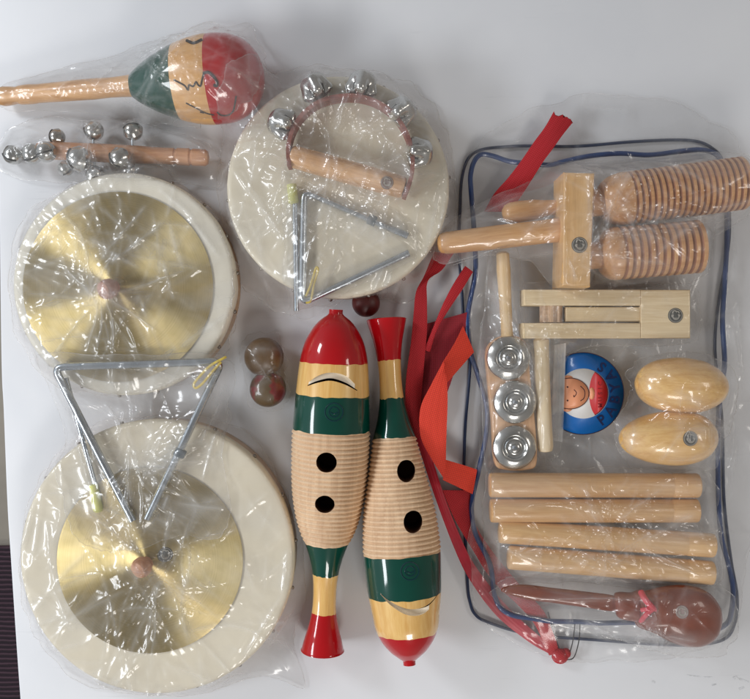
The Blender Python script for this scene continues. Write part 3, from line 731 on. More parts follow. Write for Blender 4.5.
tape('handle_webbing', [(463, 326, 17), (454, 344, 24), (443.5, 361, 31)], [(474, 352, 17), (460, 368, 24), (446, 384, 31)], ORANGE, 1.5)
tape('handle_webbing', [(443.5, 361, 32.4), (431, 385, 35), (420.5, 408, 36), (420.5, 436, 34), (431, 458, 31), (443.5, 478, 28)], [(445, 366, 32.4), (447, 383, 35), (447.5, 405, 36), (446.5, 432, 34), (446, 450, 31), (446, 470, 28)], ORANGE, 1.5)
tape('handle_webbing', [(443.5, 459, 27), (460, 464, 22), (477, 469.5, 16.5)], [(443, 480, 27), (458, 487, 22), (472.5, 494, 16.5)], ORANGE, 1.5)
tape('strap', [(408, 426, 12), (418, 446, 12), (436, 500, 12), (455, 550, 11), (470, 580, 11), (496, 615, 10), (528, 641, 8), (552, 655, 6)], [(417, 424, 12), (427, 443, 12), (445, 498, 12), (465, 547, 11), (481, 574, 11), (508, 607, 10), (536, 633, 8), (556, 648, 6)], plain('red strap', lin(178, 26, 48), .45, 0, .12, 60), 1.6)
tape('strap', [(442, 490, 10), (455, 520, 9), (474, 552, 9), (492, 580, 9), (519, 606, 10), (535, 625, 9), (549, 655, 6)], [(470, 490, 10), (474, 520, 9), (490, 548, 9), (520, 585, 9), (543, 610, 10), (552, 630, 9), (560, 651, 6)], REDSTRAP, 1.4)
mb = MB(); mb.sphere(P(560, 656, 7), 8, 18, 12, 0, (1.05, .95, .8)); mb.sphere(P(566, 653, 6), 5, 14, 8); mb.build('knot', REDSTRAP, bagt)
for pth in ([(548, 612), (553, 630), (559, 648)], [(575, 623), (573, 640), (569, 656)], [(580, 623), (579, 640), (574, 657), (566, 660)]):
    mb = MB(); mb.tube(spline(px_path(pth, 8), 6), .55, 6); mb.build('thread', BLACK, bagt)
# round printed emblem on the front panel
LB = plain('emblem blue', lin(10, 96, 170, 1.05), .35, 0, .05, 30, coat=.3); LR = plain('emblem red', lin(196, 42, 46), .4, 0, .05); LS = plain('emblem skin', lin(240, 164, 124), .4, 0, .04); LW = plain('emblem white', lin(226, 224, 222), .4, 0, .03); LN = plain('emblem letters', lin(6, 24, 66), .4)
cx, cy, z = 583, 393.5, 19.0
def clipdisc(mb, cx, cy, rx, ry, z, xmin, th, mi, n=64, extra=None):
    pts = []
    for k in range(n):
        q = 2 * PI * k / n; x = cx + rx * math.cos(q); y = cy + ry * math.sin(q)
        x = max(x, xmin + (y - cy) * -.05) if xmin else x
        pts.append(P(x, y, z))
    mb.prism([(p.x, p.y) for p in pts], z, z + th, 0, mi)
mb = MB()
clipdisc(mb, cx, cy, 41, 41, z, 563, .30, 0)
clipdisc(mb, cx, cy, 25.5, 25, z, 563.3, .50, 1)
# shirt: lens between the inner disc's right rim and a chord arc
pts = [P(cx + 25 * math.cos(q), cy + 24.5 * math.sin(q), z) for q in np.linspace(-1.08, 1.08, 20)] + [P(cx + 11.5 - 5.5 * math.cos(q * 1.3), cy + 22.3 * math.sin(q), z) for q in np.linspace(1.2, -1.2, 16)]
mb.prism([(p.x, p.y) for p in pts], z, z + .7, 0, 2)
clipdisc(mb, 568, 378.6, 5, 3.2, z, 563.6, .7, 3); clipdisc(mb, 567, 408.5, 5, 3.2, z, 563.6, .7, 3)
clipdisc(mb, 591.5, 393.5, 3, 6, z, None, .85, 3, 24)
clipdisc(mb, 570, 393.5, 19, 15.5, z, 563.5, 1.0, 3)
emb = mb.build('printed_emblem', [LB, LW, LR, LS], bagt, smooth=0)
mb = MB()
zf = z + 1.05
for ex, ey in ((567.5, 387), (567.5, 400.5)): clipdisc(mb, ex, ey, .9, .9, zf, None, .15, 0, 12)
mb.tube(spline(px_path([(574, 389.5), (576.5, 393), (574, 397), (573.6, 395)], zf), 5), .35, 6)
mb.tube(spline(px_path([(580.5, 386), (584.3, 390), (585, 394), (583.8, 398.5), (580.5, 401)], zf), 5), .38, 6)
mb.tube([P(570 + 19 * math.cos(q), 393.5 + 15.5 * math.sin(q), zf) for q in np.linspace(-1.95, 1.95, 30)], .35, 6)
mb.tube([P(cx + 41 * math.cos(q), cy + 41 * math.sin(q), z + .35) for q in np.linspace(-2.05, 2.05, 50)], .35, 6)
mb.tube([P(p_[0], p_[1], z + .8) for p_ in []] or [P(cx + 25 * math.cos(q), cy + 24.5 * math.sin(q), z + .75) for q in np.linspace(-1.08, 1.08, 20)], .35, 6)
mb.build('line_drawing', plain('emblem outline', lin(60, 34, 40), .5), emb)
def letters(txt, where, size, mat, name, zt):
    mb = MB()
    for ch, (lx, ly, rot) in zip(txt, where):
        cu = bpy.data.curves.new('glyph', 'FONT'); cu.body = ch; cu.size = 1; cu.align_x = 'CENTER'; cu.align_y = 'CENTER'; cu.extrude = .02; cu.offset = .02; cu.resolution_u = 3
        ob = bpy.data.objects.new('glyph', cu); COL.objects.link(ob); bpy.context.view_layer.update()
        me = bpy.data.meshes.new_from_object(ob.evaluated_get(bpy.context.evaluated_depsgraph_get()))
        c = P(lx, ly, zt); R = Matrix.Rotation(rot, 3, 'Z')
        mb.add([c + R @ Vector((v.co.x * size, v.co.y * size, v.co.z * 6)) for v in me.vertices], [tuple(f.vertices) for f in me.polygons])
        bpy.data.objects.remove(ob); bpy.data.curves.remove(cu); bpy.data.meshes.remove(me)
    return mb.build(name, mat, emb, smooth=0)
angs = np.linspace(-.95, .95, 6)      # from the photo's bottom to its top
letters('PABYAS', [(cx + 33 * math.cos(q), cy - 33 * math.sin(q), q + PI / 2) for q in angs], 14, LN, 'ring_lettering', z + .5)
letters('MUSIC', [(cx + 17.5, cy - y, PI / 2) for y in (-12, -6, 0, 5, 10)], 6.2, plain('maroon letters', lin(150, 28, 34), .5), 'shirt_lettering', z + .85)

tape('folded_edge', [(554, 345, 19), (552.5, 390, 19.2), (551, 440, 19)], [(566, 343, 20.6), (564.5, 390, 21), (562.5, 442, 20.6)], film('milky fold', .55, seed=7.0), .5)
# ------------------------------------------------------------------ instruments on the carry bag
ZB = 16.0
tone = thing('tone_block', 'wooden double barrel guiro with a ribbed long barrel and a ribbed short one', 'guiro', P(600, 225, ZB))
za = ZB + 27
def barrel(a, b, rpx, ribs, name):
    a = P(*a, za); b = P(*b, za); L = (b - a).length; r = rpx * F(za); ang = math.atan2(b.y - a.y, b.x - a.x)
    pr = [(0, r * .45), (.0, r * .62), (.015, r * .72), (.05, r * .86), (.09, r * .95), (.14, r)]
    t0 = .19; t1 = .985
    pr += [(t0 - .004, r)]
    for k in range(ribs):
        q = t0 + (t1 - t0) * k / ribs; w = (t1 - t0) / ribs
        pr += [(q, r), (q + w * .12, r - 1.3), (q + w * .25, r - 1.9), (q + w * .38, r - 1.3), (q + w * .5, r - .1), (q + w * .75, r + .15), (q + w * .95, r)]
    pr += [(t1, r), (.995, r * .96), (1.0, r * .9), (1.0, r * .62), (.75, r * .60), (.75, 0)]
    mb = MB(); mis = [0] * (len(pr) - 1)
    for i in range(len(pr) - 1):
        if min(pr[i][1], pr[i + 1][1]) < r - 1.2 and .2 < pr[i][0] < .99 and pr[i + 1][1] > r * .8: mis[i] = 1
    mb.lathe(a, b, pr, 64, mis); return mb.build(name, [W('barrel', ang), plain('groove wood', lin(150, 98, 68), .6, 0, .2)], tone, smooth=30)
barrel((601, 202), (744, 183), 26.5, 19, 'long_barrel')
barrel((599, 255), (700, 246.5), 26.5, 11, 'short_barrel')
ang = math.radians(88)
mb = MB(); mb.prism([(p.x, p.y) for p in (P(564, 172, 66), P(595, 173, 66), P(590.5, 287, 66), P(562.5, 286, 66))], ZB + 2, 66, 2.2)
mb.build('cross_block', wood('block wood', lin(206, 160, 104), lin(224, 182, 126), ang, .4, .2), tone)
a = P(560, 230, za); b = P(438, 244, za - 8); ang = math.atan2(b.y - a.y, b.x - a.x)
mb = MB(); mb.lathe(a, b, [(-.05, 11), (.0, 11), (.04, 11.6), (.1, 11.2), (.5, 11.4), (.8, 11), (.93, 10.6), (.98, 9), (1, 6), (1.008, 0)], 32); mb.build('wooden_handle', W('tan', ang), tone)
for (ax_, ay), (bx_, by) in (((590, 203.5), (604, 201.8)), ((588, 256), (602, 254.8))):
    mb = MB(); mb.lathe(P(ax_, ay, za), P(bx_, by, za), [(0, 13), (1, 13)], 28); mb.build('dowel', W('barrel', 0), tone)
sticker(tone, 579.5, 245, 66.1, 8)
bt = thing('wooden_beater', 'short rounded wooden beater above the tone block handle', 'beater', P(530, 212, ZB))
a = P(502, 214, ZB + 11); b = P(556, 207, ZB + 11); ang = math.atan2(b.y - a.y, b.x - a.x)
mb = MB(); mb.lathe(a, b, [(0, 0), (.01, 4), (.06, 8), (.15, 10), (.3, 10.5), (.6, 10), (.8, 8), (1, 7)], 26); mb.build('beater_head', W('tan', ang), bt)
mb = MB(); mb.lathe(b - (b - a) * .02, P(561, 206.5, ZB + 11), [(0, 4), (1, 4), (1.1, 2)], 16); mb.build('beater_stick', W('tan', ang), bt)

rat = thing('ratchet', 'pale flat wooden ratchet with two slits and a handle pointing down', 'ratchet', P(600, 320, ZB))
PM = W('pale', math.radians(-1)); z1 = ZB + 24
def rect(mb, x0, y0, x1, y1, za_, zb_, bev=1.2, sk=0.0):
    mb.prism([(p.x, p.y) for p in (P(x0, y0, zb_), P(x1, y0 + sk, zb_), P(x1, y1 + sk, zb_), P(x0, y1, zb_))], za_, zb_, bev)
mb = MB(); rect(mb, 524, 289.5, 641, 305.6, ZB, z1); mb.build('upper_rail', PM, rat)
mb = MB(); rect(mb, 523, 323, 641, 338.5, ZB, z1); mb.build('lower_rail', PM, rat)
mb = MB(); rect(mb, 641, 289.8, 690.5, 338.2, ZB, z1 + .2); mb.build('end_block', PM, rat)
mb = MB(); rect(mb, 566, 307.0, 640.6, 321.6, ZB + 8, z1 - 3); mb.build('tongue', PM, rat)
mb = MB(); a = P(551, 306, ZB + 12); b = P(551, 322.6, ZB + 12); vs = []; fs = []; N = 32
for e in (a, b):
    for k in range(N):
        q = 2 * PI * k / N; r = 11 if (k // 2) % 2 == 0 else 8.6
        vs.append(e + Vector((r * math.cos(q), 0, r * math.sin(q))))
for k in range(N): fs.append((k, (k + 1) % N, N + (k + 1) % N, N + k))
fs += [tuple(reversed(range(N))), tuple(range(N, 2 * N))]; mb.add(vs, fs); mb.build('toothed_wheel', wood('gear wood', lin(176, 146, 118), lin(206, 176, 146), 0, .5), rat)
mb = MB(); mb.lathe(P(541, 338, ZB + 12), P(545.5, 452, ZB + 9), [(0, 6), (.02, 7.6), (.1, 7.2), (.4, 7.0), (.8, 7.4), (.95, 7.8), (.99, 6.5), (1, 3)], 28); mb.build('wooden_handle', W('pale', math.radians(-88)), rat)
sticker(rat, 675.5, 315.5, z1 + .3, 7.5)

jin = thing('jingle_stick', 'wooden jingle stick with three silver disc jingles in a row', 'jingle stick', P(510, 380, ZB))
WJ = wood('jingle frame wood', lin(196, 146, 104), lin(220, 176, 134), math.radians(-88), .45, .1)
mb = MB(); mb.lathe(P(502.5, 252, ZB + 8), P(507.5, 340, ZB + 10), [(0, 4), (.02, 6.2), (.2, 6.8), (.6, 6), (.9, 5.8), (1, 6.5)], 26); mb.build('wooden_handle', wood('pale handle', lin(212, 176, 124), lin(232, 202, 156), math.radians(-87), .45, .1), jin)
out_ = spline([(499, 337, 0), (516, 336, 0), (527, 345, 0), (531, 380, 0), (536, 430, 0), (537, 463, 0), (528, 470, 0), (505, 470, 0), (495, 462, 0), (492, 420, 0), (488, 380, 0), (487, 350, 0)], 6, True)
mb = MB(); mb.prism([(q.x, q.y) for q in (P(p.x, p.y, ZB + 14) for p in out_)], ZB + 1, ZB + 13, 1.5); mb.build('frame', WJ, jin)
j0 = None
for jx, jy, jr in ((508.5, 358, 22), (515, 402, 21.5), (514.5, 447.5, 22)):
    z = ZB + 16; c = P(jx, jy, z); r = jr * F(z)
    mb = MB(); pf = [(-1.5, r * .97), (-.6, r), (.2, r * .985), (1.0, r * .93), (2.6, r * .80), (4.0, r * .67), (4.4, r * .60), (4.1, r * .55), (2.2, r * .48), (1.2, r * .40), (1.1, r * .30), (2.4, r * .24), (3.4, r * .16), (3.6, 0)]
    mb.lathe(c, c + Vector((0, 0, 1)), pf, 56)
    j = mb.build('jingle', NICKEL, jin, smooth=50)
    mb = MB(); mb.lathe(c + Vector((0, 0, 4)), c + Vector((0, 0, 7)), [(0, 3), (.6, 3), (1, 1.8), (1.05, 0)], 18); mb.build('pin', STEEL, j)

def egg(label, a, b, rpx, prof, mats, grp):
    z = ZB + rpx * .95
    t = thing('egg_shaker', label, 'shaker', P((a[0] + b[0]) / 2, (a[1] + b[1]) / 2, ZB), grp)
    A_ = P(*a, z); B_ = P(*b, z); r = rpx * F(z)
    q = spline([(x, y, 0) for x, y in prof], 6)
    mb = MB(); mb.lathe(A_, B_, [(p.x, max(0, p.y) * r) for p in q], 56); mb.build('wooden_egg', mats, t, smooth=0); return t
EP = [(0, 0), (.005, .14), (.04, .42), (.1, .64), (.2, .83), (.32, .94), (.46, 1), (.6, .98), (.74, .89), (.86, .70), (.94, .48), (.985, .24), (1, 0)]
eggA = egg('honey coloured wooden egg shaker without sticker, upper of the two', (635, 383), (728, 388), 28, EP, W('honey', -.05), 'wooden egg shakers')
EP2 = [(0, 0), (.005, .14), (.04, .36), (.12, .6), (.24, .8), (.38, .93), (.54, 1), (.68, .98), (.8, .88), (.9, .69), (.96, .46), (.99, .24), (1, 0)]
eggB = egg('honey coloured wooden egg shaker with a dark round sticker, lower one', (619, 439), (717, 437), 27.5, EP2, W('honey', .02), 'wooden egg shakers')
sticker(eggB, 690, 438.5, ZB + 50.8, 7.5, nrm=(.18, 0, 1))

for i, (a, b, r, zz, lb, w) in enumerate((((489, 485), (699, 485.5), 12.3, 12.5, 'smooth tan rhythm stick, topmost of the four, beside the egg shakers', 'stick1'),
        ((490, 510.5), (698, 510.5), 12, 12.5, 'smooth tan rhythm stick, second of four counted from the egg shakers', 'stick1'),
        ((499, 531), (714, 545.5), 12, 12.5, 'third rhythm stick counted from the egg shakers, slanted and yellowish', 'stick2'),
        ((508, 557), (713, 573), 12, 12.5, 'slanted yellowish rhythm stick nearest to the brown castanet', 'stick2'))):
    t = thing('rhythm_stick', lb, 'rhythm stick', P((a[0] + b[0]) / 2, (a[1] + b[1]) / 2, ZB), 'wooden rhythm sticks in a bag')
    A_ = P(*a, ZB + zz); B_ = P(*b, ZB + zz); r *= .96
    mb = MB(); mb.lathe(A_, B_, [(0, r * .8), (.004, r * .95), (.012, r), (.12, r), (.862, r), (.866, r - .35), (.872, r - .35), (.876, r), (.988, r), (.996, r * .95), (1, r * .8)], 36)
    mb.build('wooden_rod', W(w, math.atan2(B_.y - A_.y, B_.x - A_.x)), t)

hc = thing('handle_castanet', 'brown lacquered castanet on a long tapered handle with red cord', 'castanet', P(640, 610, ZB))
zh = ZB + 16
out_ = spline([(501, 590, 0), (507, 586, 0), (525, 584.5, 0), (555, 588, 0), (590, 592, 0), (616, 596, 0), (618, 603, 0), (616, 611, 0), (590, 608, 0), (555, 603, 0), (525, 599, 0), (507, 594, 0)], 5, True)
mb = MB(); mb.pillow([P(p.x, p.y, zh) for p in out_], zh, 6, 6, .5, 10, P(560, 597, zh)); mb.build('wooden_handle', BROWNLAC, hc, smooth=0)
out_ = spline([(614, 595, 0), (620, 592, 0), (632, 592.5, 0), (642, 590, 0), (646, 604, 0), (643, 620, 0), (630, 620, 0), (618, 617, 0), (615, 610, 0)], 5, True)
mb = MB(); mb.pillow([P(p.x, p.y, zh) for p in out_], zh + 1, 10, 10, .35, 10); mb.build('neck', BROWNLAC, hc, smooth=0)
up_ = [(636, 594), (650, 589.5), (668, 585.5), (690, 585.5), (708, 592), (719, 605), (722, 620), (717, 636), (705, 645), (690, 646.5), (672, 641), (655, 632), (641, 627), (636, 620), (637, 607)]
mb = MB(); mb.pillow([P(p.x, p.y, zh + 4) for p in spline([(a_, b_, 0) for a_, b_ in up_], 6, True)], zh + 4, 16, 3, .5, 18, P(678, 613, zh)); mb.build('upper_clapper', BROWNLAC, hc, smooth=50)
mb = MB(); mb.pillow([P(p.x - 1, p.y + 1.2, zh - 2) for p in spline([(a_, b_, 0) for a_, b_ in up_], 6, True)], zh - 4, 3, 11, .5, 18, P(677, 614, zh)); mb.build('lower_clapper', BROWNLAC, hc, smooth=50)
bv = BVHTree.FromPolygons(*[sum((x[0] for x in REG[hc.name]), []), []]) if False else None
mb = MB()
zk = zh + 16
mb.tube(spline(px_path([(641, 592, zh + 8), (645, 599, zk), (651, 606, zk + 1), (654, 609, zk + 1)]), 6), 3.0, 10)
mb.tube(spline(px_path([(654, 608, zk + 1.5), (649, 612, zk + 1), (645, 616, zk), (641, 621, zh + 8)]), 6), 2.4, 10)
mb.tube(spline(px_path([(641, 610, zk - 1), (648, 609, zk + 2), (656, 609.5, zk + 1)]), 6), 2.0, 10); mb.build('red_cord', PINK, hc)
sticker(hc, 682, 612, zh + 19.6, 6.5, plain('worn grey sticker', lin(150, 130, 128), .4), nrm=(.02, 0, 1))

# ------------------------------------------------------------------ clear plastic bags draped over the things inside
def heights(roots, xs, ys, base):
    v = []; f = []
    for r in roots:
        for vs, fs in REG[r.name]:
            b = len(v); v += vs; f += [tuple(i + b for i in q) for q in fs]
    Z = np.full((len(ys), len(xs)), base)
    if not v: return Z
    bvh = BVHTree.FromPolygons(v, f)
    dn = Vector((0, 0, -1))
    for j, y in enumerate(ys):
        for i, x in enumerate(xs):
            h = bvh.ray_cast(Vector((x, y, 300)), dn)
            if h[0] is not None: Z[j, i] = max(base, h[0].z)
    return Z
def blur(A, n=1):
    for _ in range(n):
        A = np.pad(A, 1, mode='edge'); A = (A[1:-1, 1:-1] * 4 + (A[:-2, 1:-1] + A[2:, 1:-1] + A[1:-1, :-2] + A[1:-1, 2:]) * 2 + A[:-2, :-2] + A[2:, 2:] + A[:-2, 2:] + A[2:, :-2]) / 16
    return A
def plastic_bag(label, outline, inside, base=1.0, cen=None, mat=None, creases=70, amp=1.5, seed=1, step=2.2, sag=.018, group='clear plastic bags over the instruments', clear=.8, res=1.7, per=8, under=(), lines=()):
    rs = np.random.RandomState(seed); amp = amp * (1.5 if seed >= 18 or seed in (3, 12) else 1.15)
    sp = spline([(p[0], p[1], 0) for p in outline], per, True)
    o3 = [Vector((p[0], p[1], 0)) for p in outline]; ln_ = [o3[i].lerp(o3[(i + 1) % len(o3)], k / per) for i in range(len(o3)) for k in range(per)]
    sp = [a_.lerp(b_, .6) for a_, b_ in zip(sp, ln_)]
    jit = rs.normal(0, 1, len(sp)); jit = (jit + np.roll(jit, 1) + np.roll(jit, -1)) / 2; c0 = sum(sp, Vector()) / len(sp)
    sp = [p + (p - c0).normalized() * float(q) * 1.7 for p, q in zip(sp, jit)]
    zmid = base
    pts = [P(p.x, p.y, zmid) for p in sp]
    c = P(cen[0], cen[1], zmid) if cen else sum(pts, Vector()) / len(pts)
    ang = np.array([math.atan2(p.y - c.y, p.x - c.x) for p in pts]); rad = np.array([math.hypot(p.x - c.x, p.y - c.y) for p in pts])
    o = np.argsort(ang); ang = ang[o]; rad = rad[o]
    ang = np.concatenate([ang - 2 * PI, ang, ang + 2 * PI]); rad = np.tile(rad, 3)
    x0, x1 = min(p.x for p in pts) - 4, max(p.x for p in pts) + 4; y0, y1 = min(p.y for p in pts) - 4, max(p.y for p in pts) + 4
    xs = np.arange(x0, x1 + step, step); ys = np.arange(y0, y1 + step, step)
    obs = heights(list(inside) + list(under), xs, ys, base) + clear
    X, Y = np.meshgrid(xs, ys)
    th = np.arctan2(Y - c.y, X - c.x); rho = np.hypot(X - c.x, Y - c.y) / np.interp(th, ang, rad)
    ins = rho < .985
    edgez = np.minimum(blur(obs, 6), obs + 3)
    edgez = np.maximum(edgez, obs)
    Z = np.where(ins, obs, edgez); Z = np.maximum(Z, edgez)
    for it in range(260):
        A = np.pad(Z, 1, mode='edge')
        N = (A[:-2, 1:-1] + A[2:, 1:-1] + A[1:-1, :-2] + A[1:-1, 2:]) / 4 - sag
        Z = np.where(ins, np.maximum(obs, N), edgez)
    Z = np.maximum(blur(Z, 2), obs - clear * .3)
    # polar sheet
    per_len = sum((pts[i] - pts[i - 1]).length for i in range(len(pts)))
    nu = int(min(900, per_len / res)); nv = int(max(rad) / res)
    us = np.linspace(-PI, PI, nu, endpoint=False)
    # equalise arc length around the outline
    rr = np.interp(us, ang, rad); bx = np.cos(us) * rr; by = np.sin(us) * rr
    seg = np.hypot(np.diff(np.append(bx, bx[0])), np.diff(np.append(by, by[0]))); cum = np.concatenate([[0], np.cumsum(seg)])
    us = np.interp(np.linspace(0, cum[-1], nu, endpoint=False), cum, np.append(us, us[0] + 2 * PI))
    rr = np.interp((us + PI) % (2 * PI) - PI, ang, rad)
    vv = np.linspace(0, 1, nv + 1)[1:]
    GX = c.x + np.outer(vv, np.cos(us) * rr); GY = c.y + np.outer(vv, np.sin(us) * rr)
    def samp(A, gx, gy):
        fx = np.clip((gx - xs[0]) / step, 0, len(xs) - 1.001); fy = np.clip((gy - ys[0]) / step, 0, len(ys) - 1.001)
        ix = fx.astype(int); iy = fy.astype(int); tx = fx - ix; ty = fy - iy
        return A[iy, ix] * (1 - tx) * (1 - ty) + A[iy, ix + 1] * tx * (1 - ty) + A[iy + 1, ix] * (1 - tx) * ty + A[iy + 1, ix + 1] * tx * ty
    GZ = samp(Z, GX, GY)
    free = np.clip((GZ - samp(blur(obs, 1), GX, GY)) / 6, 0, 1) * .45 + .55
    rim = np.clip((1 - np.repeat(vv[:, None], nu, 1)) * 12, .5, 1)
    D = np.zeros_like(GZ); SHEEN = np.zeros_like(GZ)
    size = max(rad)
    for (lx0, ly0, lx1, ly1, am, w) in lines:      # folds seen in the photograph
        A0 = P(lx0, ly0, 30); A1 = P(lx1, ly1, 30); d_ = A1 - A0; Lh = d_.length / 2 * 1.1; kx, ky = d_.x / d_.length, d_.y / d_.length; px, py = (A0.x + A1.x) / 2, (A0.y + A1.y) / 2
        s_ = (GX - px) * kx + (GY - py) * ky; e_ = -(GX - px) * ky + (GY - py) * kx; win = np.clip(1 - (s_ / Lh) ** 4, 0, 1)
        D += am * np.exp(-np.abs(e_) / w) * win / .7; SHEEN = np.maximum(SHEEN, .8 * np.exp(-np.abs(e_) / (w * 1.3)) * win)  # raises the fold and paints its bright streak as white haze
    for k in range(int(creases * .3)):            # broad soft folds
        a = rs.uniform(-PI, PI); r = np.interp(a, ang, rad) * rs.uniform(.3, 1.0); px, py = c.x + math.cos(a) * r, c.y + math.sin(a) * r
        d = a + rs.normal(0, .6); Lh = rs.uniform(.15, .45) * size; w = rs.uniform(3, 7); kx, ky = math.cos(d), math.sin(d)
        s_ = (GX - px) * kx + (GY - py) * ky; e_ = -(GX - px) * ky + (GY - py) * kx + rs.normal(0, .004) * s_ ** 2
        D += amp * rs.uniform(.8, 2.0) * np.exp(-np.abs(e_) / w) * np.clip(1 - (s_ / Lh) ** 2, 0, 1)
    for k in range(int(creases * .5)):            # long connected creases that change direction
        a = rs.uniform(-PI, PI); q = rs.uniform(.1, 1.0) ** .6
        r = np.interp(a, ang, rad) * q; px, py = c.x + math.cos(a) * r, c.y + math.sin(a) * r
        d = (a + PI + rs.normal(0, .4)) if rs.rand() < .55 else rs.uniform(-PI, PI)
        fw = rs.uniform(0, 1) ** 2; w0 = rs.uniform(1.1, 3.2); a0 = amp * rs.uniform(.5, 1.7) * (1 if rs.rand() < .8 else -.5)
        for j in range(rs.randint(1, 4)):
            Lh = rs.uniform(.12, .36) * size; kx, ky = math.cos(d), math.sin(d); mx_, my_ = px + kx * Lh, py + ky * Lh; cv = rs.normal(0, .003)
            s_ = (GX - mx_) * kx + (GY - my_) * ky; e_ = -(GX - mx_) * ky + (GY - my_) * kx + cv * s_ ** 2
            win = np.clip(1.15 - np.abs(s_ / Lh) ** 5, 0, 1); win = win * (.9 + .1 * np.cos(s_ / Lh * 2.2))
            g_ = np.exp(-np.sqrt(e_ ** 2 + .5) / w0) * win; D += a0 * g_; SHEEN = np.maximum(SHEEN, fw * g_)  # crease height, plus a painted white sheen along it
            px += kx * 2 * Lh; py += ky * 2 * Lh; d += rs.normal(0, .3); a0 *= .85
    for k in range(8):
        d = rs.uniform(0, PI); wl = rs.uniform(34, 95); ph = rs.uniform(0, 6.28)
        q = (GX * math.cos(d) + GY * math.sin(d)) / wl * 2 * PI + ph + 1.4 * np.sin((GX * math.sin(d * 1.7) - GY * math.cos(d * 1.3)) / wl * 1.7 + ph * 2)
        D += amp * .16 * (1 - np.sqrt(np.sin(q) ** 2 + .01))
    GZ = GZ + D * free * rim
    GZ = np.maximum(GZ, samp(obs, GX, GY) - clear * .45)
    # slight flutter of the open rim
    flut = (np.sin(us * rs.randint(9, 15) + 1) + np.sin(us * rs.randint(20, 33)) * .7) * .5
    GZ += np.clip((np.repeat(vv[:, None], nu, 1) - .86) / .14, 0, 1) * (flut[None, :] + .9) * 1.1
    V = np.stack([GX.ravel(), GY.ravel(), GZ.ravel()], 1)
    cz = float(samp(Z, np.array([[c.x]]), np.array([[c.y]]))[0, 0]) + .3
    V = np.vstack([V, [[c.x, c.y, cz]]])
    i = np.arange(nu); j = (i + 1) % nu; quads = []
    for r in range(nv - 1): quads.append(np.stack([r * nu + i, (r + 1) * nu + i, (r + 1) * nu + j, r * nu + j], 1))
    quads = np.vstack(quads); tris = np.stack([np.full(nu, len(V) - 1), i, j], 1)
    base_pt = Vector((c.x, c.y, base))
    t = thing('plastic_bag', label, 'plastic bag', base_pt, group)
    me = bpy.data.meshes.new('film')
    me.vertices.add(len(V)); me.vertices.foreach_set('co', ((V - np.array(base_pt)) * S).ravel().astype(np.float32))
    nl = quads.size + tris.size; me.loops.add(nl)
    me.loops.foreach_set('vertex_index', np.concatenate([quads.ravel(), tris.ravel()]).astype(np.int32))
    npoly = len(quads) + len(tris); me.polygons.add(npoly)
    ls = np.concatenate([np.arange(len(quads)) * 4, quads.size + np.arange(len(tris)) * 3]).astype(np.int32)
    me.polygons.foreach_set('loop_start', ls)
    me.polygons.foreach_set('use_smooth', np.ones(npoly, dtype=bool))
    fa = me.attributes.new('fold', 'FLOAT', 'POINT'); fa.data.foreach_set('value', np.append(np.clip(SHEEN, 0, 1).ravel(), 0).astype(np.float32))  # strength of the painted sheen on each fold
    me.materials.append(mat); me.update(calc_edges=True); me.validate()
    ob = bpy.data.objects.new('film', me); COL.objects.link(ob); ob.parent = t
    # a rolled sealed rim
    last = V[(nv - 1) * nu: nv * nu]
    mb = MB(); mb.tube([Vector(v) for v in last[::2]], .45, 5, True)
    mb.build('sealed_edge', mat, t, smooth=0)
    REG[t.name].append(([tuple(v) for v in V[::1]], [tuple(int(a) for a in q) for q in quads]))
    return t
FILM = film('crinkled clear film', .10, seed=1.0)
FILM_W = film('milky clear film', .20, seed=5.0, scale=30)
FILM_C = film('clear thin film', .06, (.996, .992, .988), refl=.038, seed=9.0, scale=26, bstr=.13)
FILM_M = film('glossy clear film', .045, seed=3.0, refl=.05)
FILM_S = film('small bag film', .025, (.996, .992, .988), refl=.035, seed=2.0)
FILM_K = film('stiff crackly film', .09, seed=12.0, scale=44, bstr=.2)

outer = plastic_bag('large clear plastic bag spread between the carry bag and its instruments', [(440, 250), (455, 215), (463, 165), (492, 130), (540, 106), (585, 93), (640, 96), (698, 113), (735, 140), (752, 190), (757, 300), (760, 420), (755, 520), (742, 575), (738, 615), (722, 640), (690, 652), (640, 661), (580, 661), (520, 645), (482, 622), (462, 590), (452, 540), (446, 500), (438, 470), (428, 440), (420, 400), (420, 350), (427, 300)], [bagt], 1.0, (600, 390), FILM_C, 130, 1.6, 3, 3.0, .03, None, res=2.4) if False else None
def reg_without(root, skip):   # bags under the handle: ignore parts that stand above them
    pass
BAGSET = REG[bagt.name]
REG['carry_flat'] = [g for g in BAGSET if max(v[2] for v in g[0]) < 17.5]
class R_:
    def __init__(s, n): s.name = n
outer = plastic_bag('large clear plastic bag lying over the carry bag, beneath its instruments', [(452, 232), (456, 200), (466, 160), (492, 130), (540, 106), (585, 93), (640, 96), (698, 113), (735, 140), (752, 190), (757, 300), (760, 420), (755, 520), (742, 575), (738, 615), (722, 640), (690, 652), (640, 661), (580, 661), (530, 650), (490, 628), (474, 604), (468, 560), (468, 520), (472, 490), (478, 450), (480, 400), (470, 350), (464, 290)], [R_('carry_flat')], 1.0, (600, 390), FILM_C, 150, 1.5, 3, 3.0, .03, clear=.4, res=2.4, lines=[(745, 300, 752, 400, 4, 3), (738, 330, 748, 380, 4, 2.5), (742, 420, 736, 470, 4, 3), (736, 500, 746, 440, 4, 3), (500, 148, 540, 120, 4, 2.5), (590, 100, 640, 104, 4, 3), (600, 640, 640, 652, 3, 2.5), (590, 636, 620, 648, 3, 2), (735, 210, 740, 280, 4, 3)])
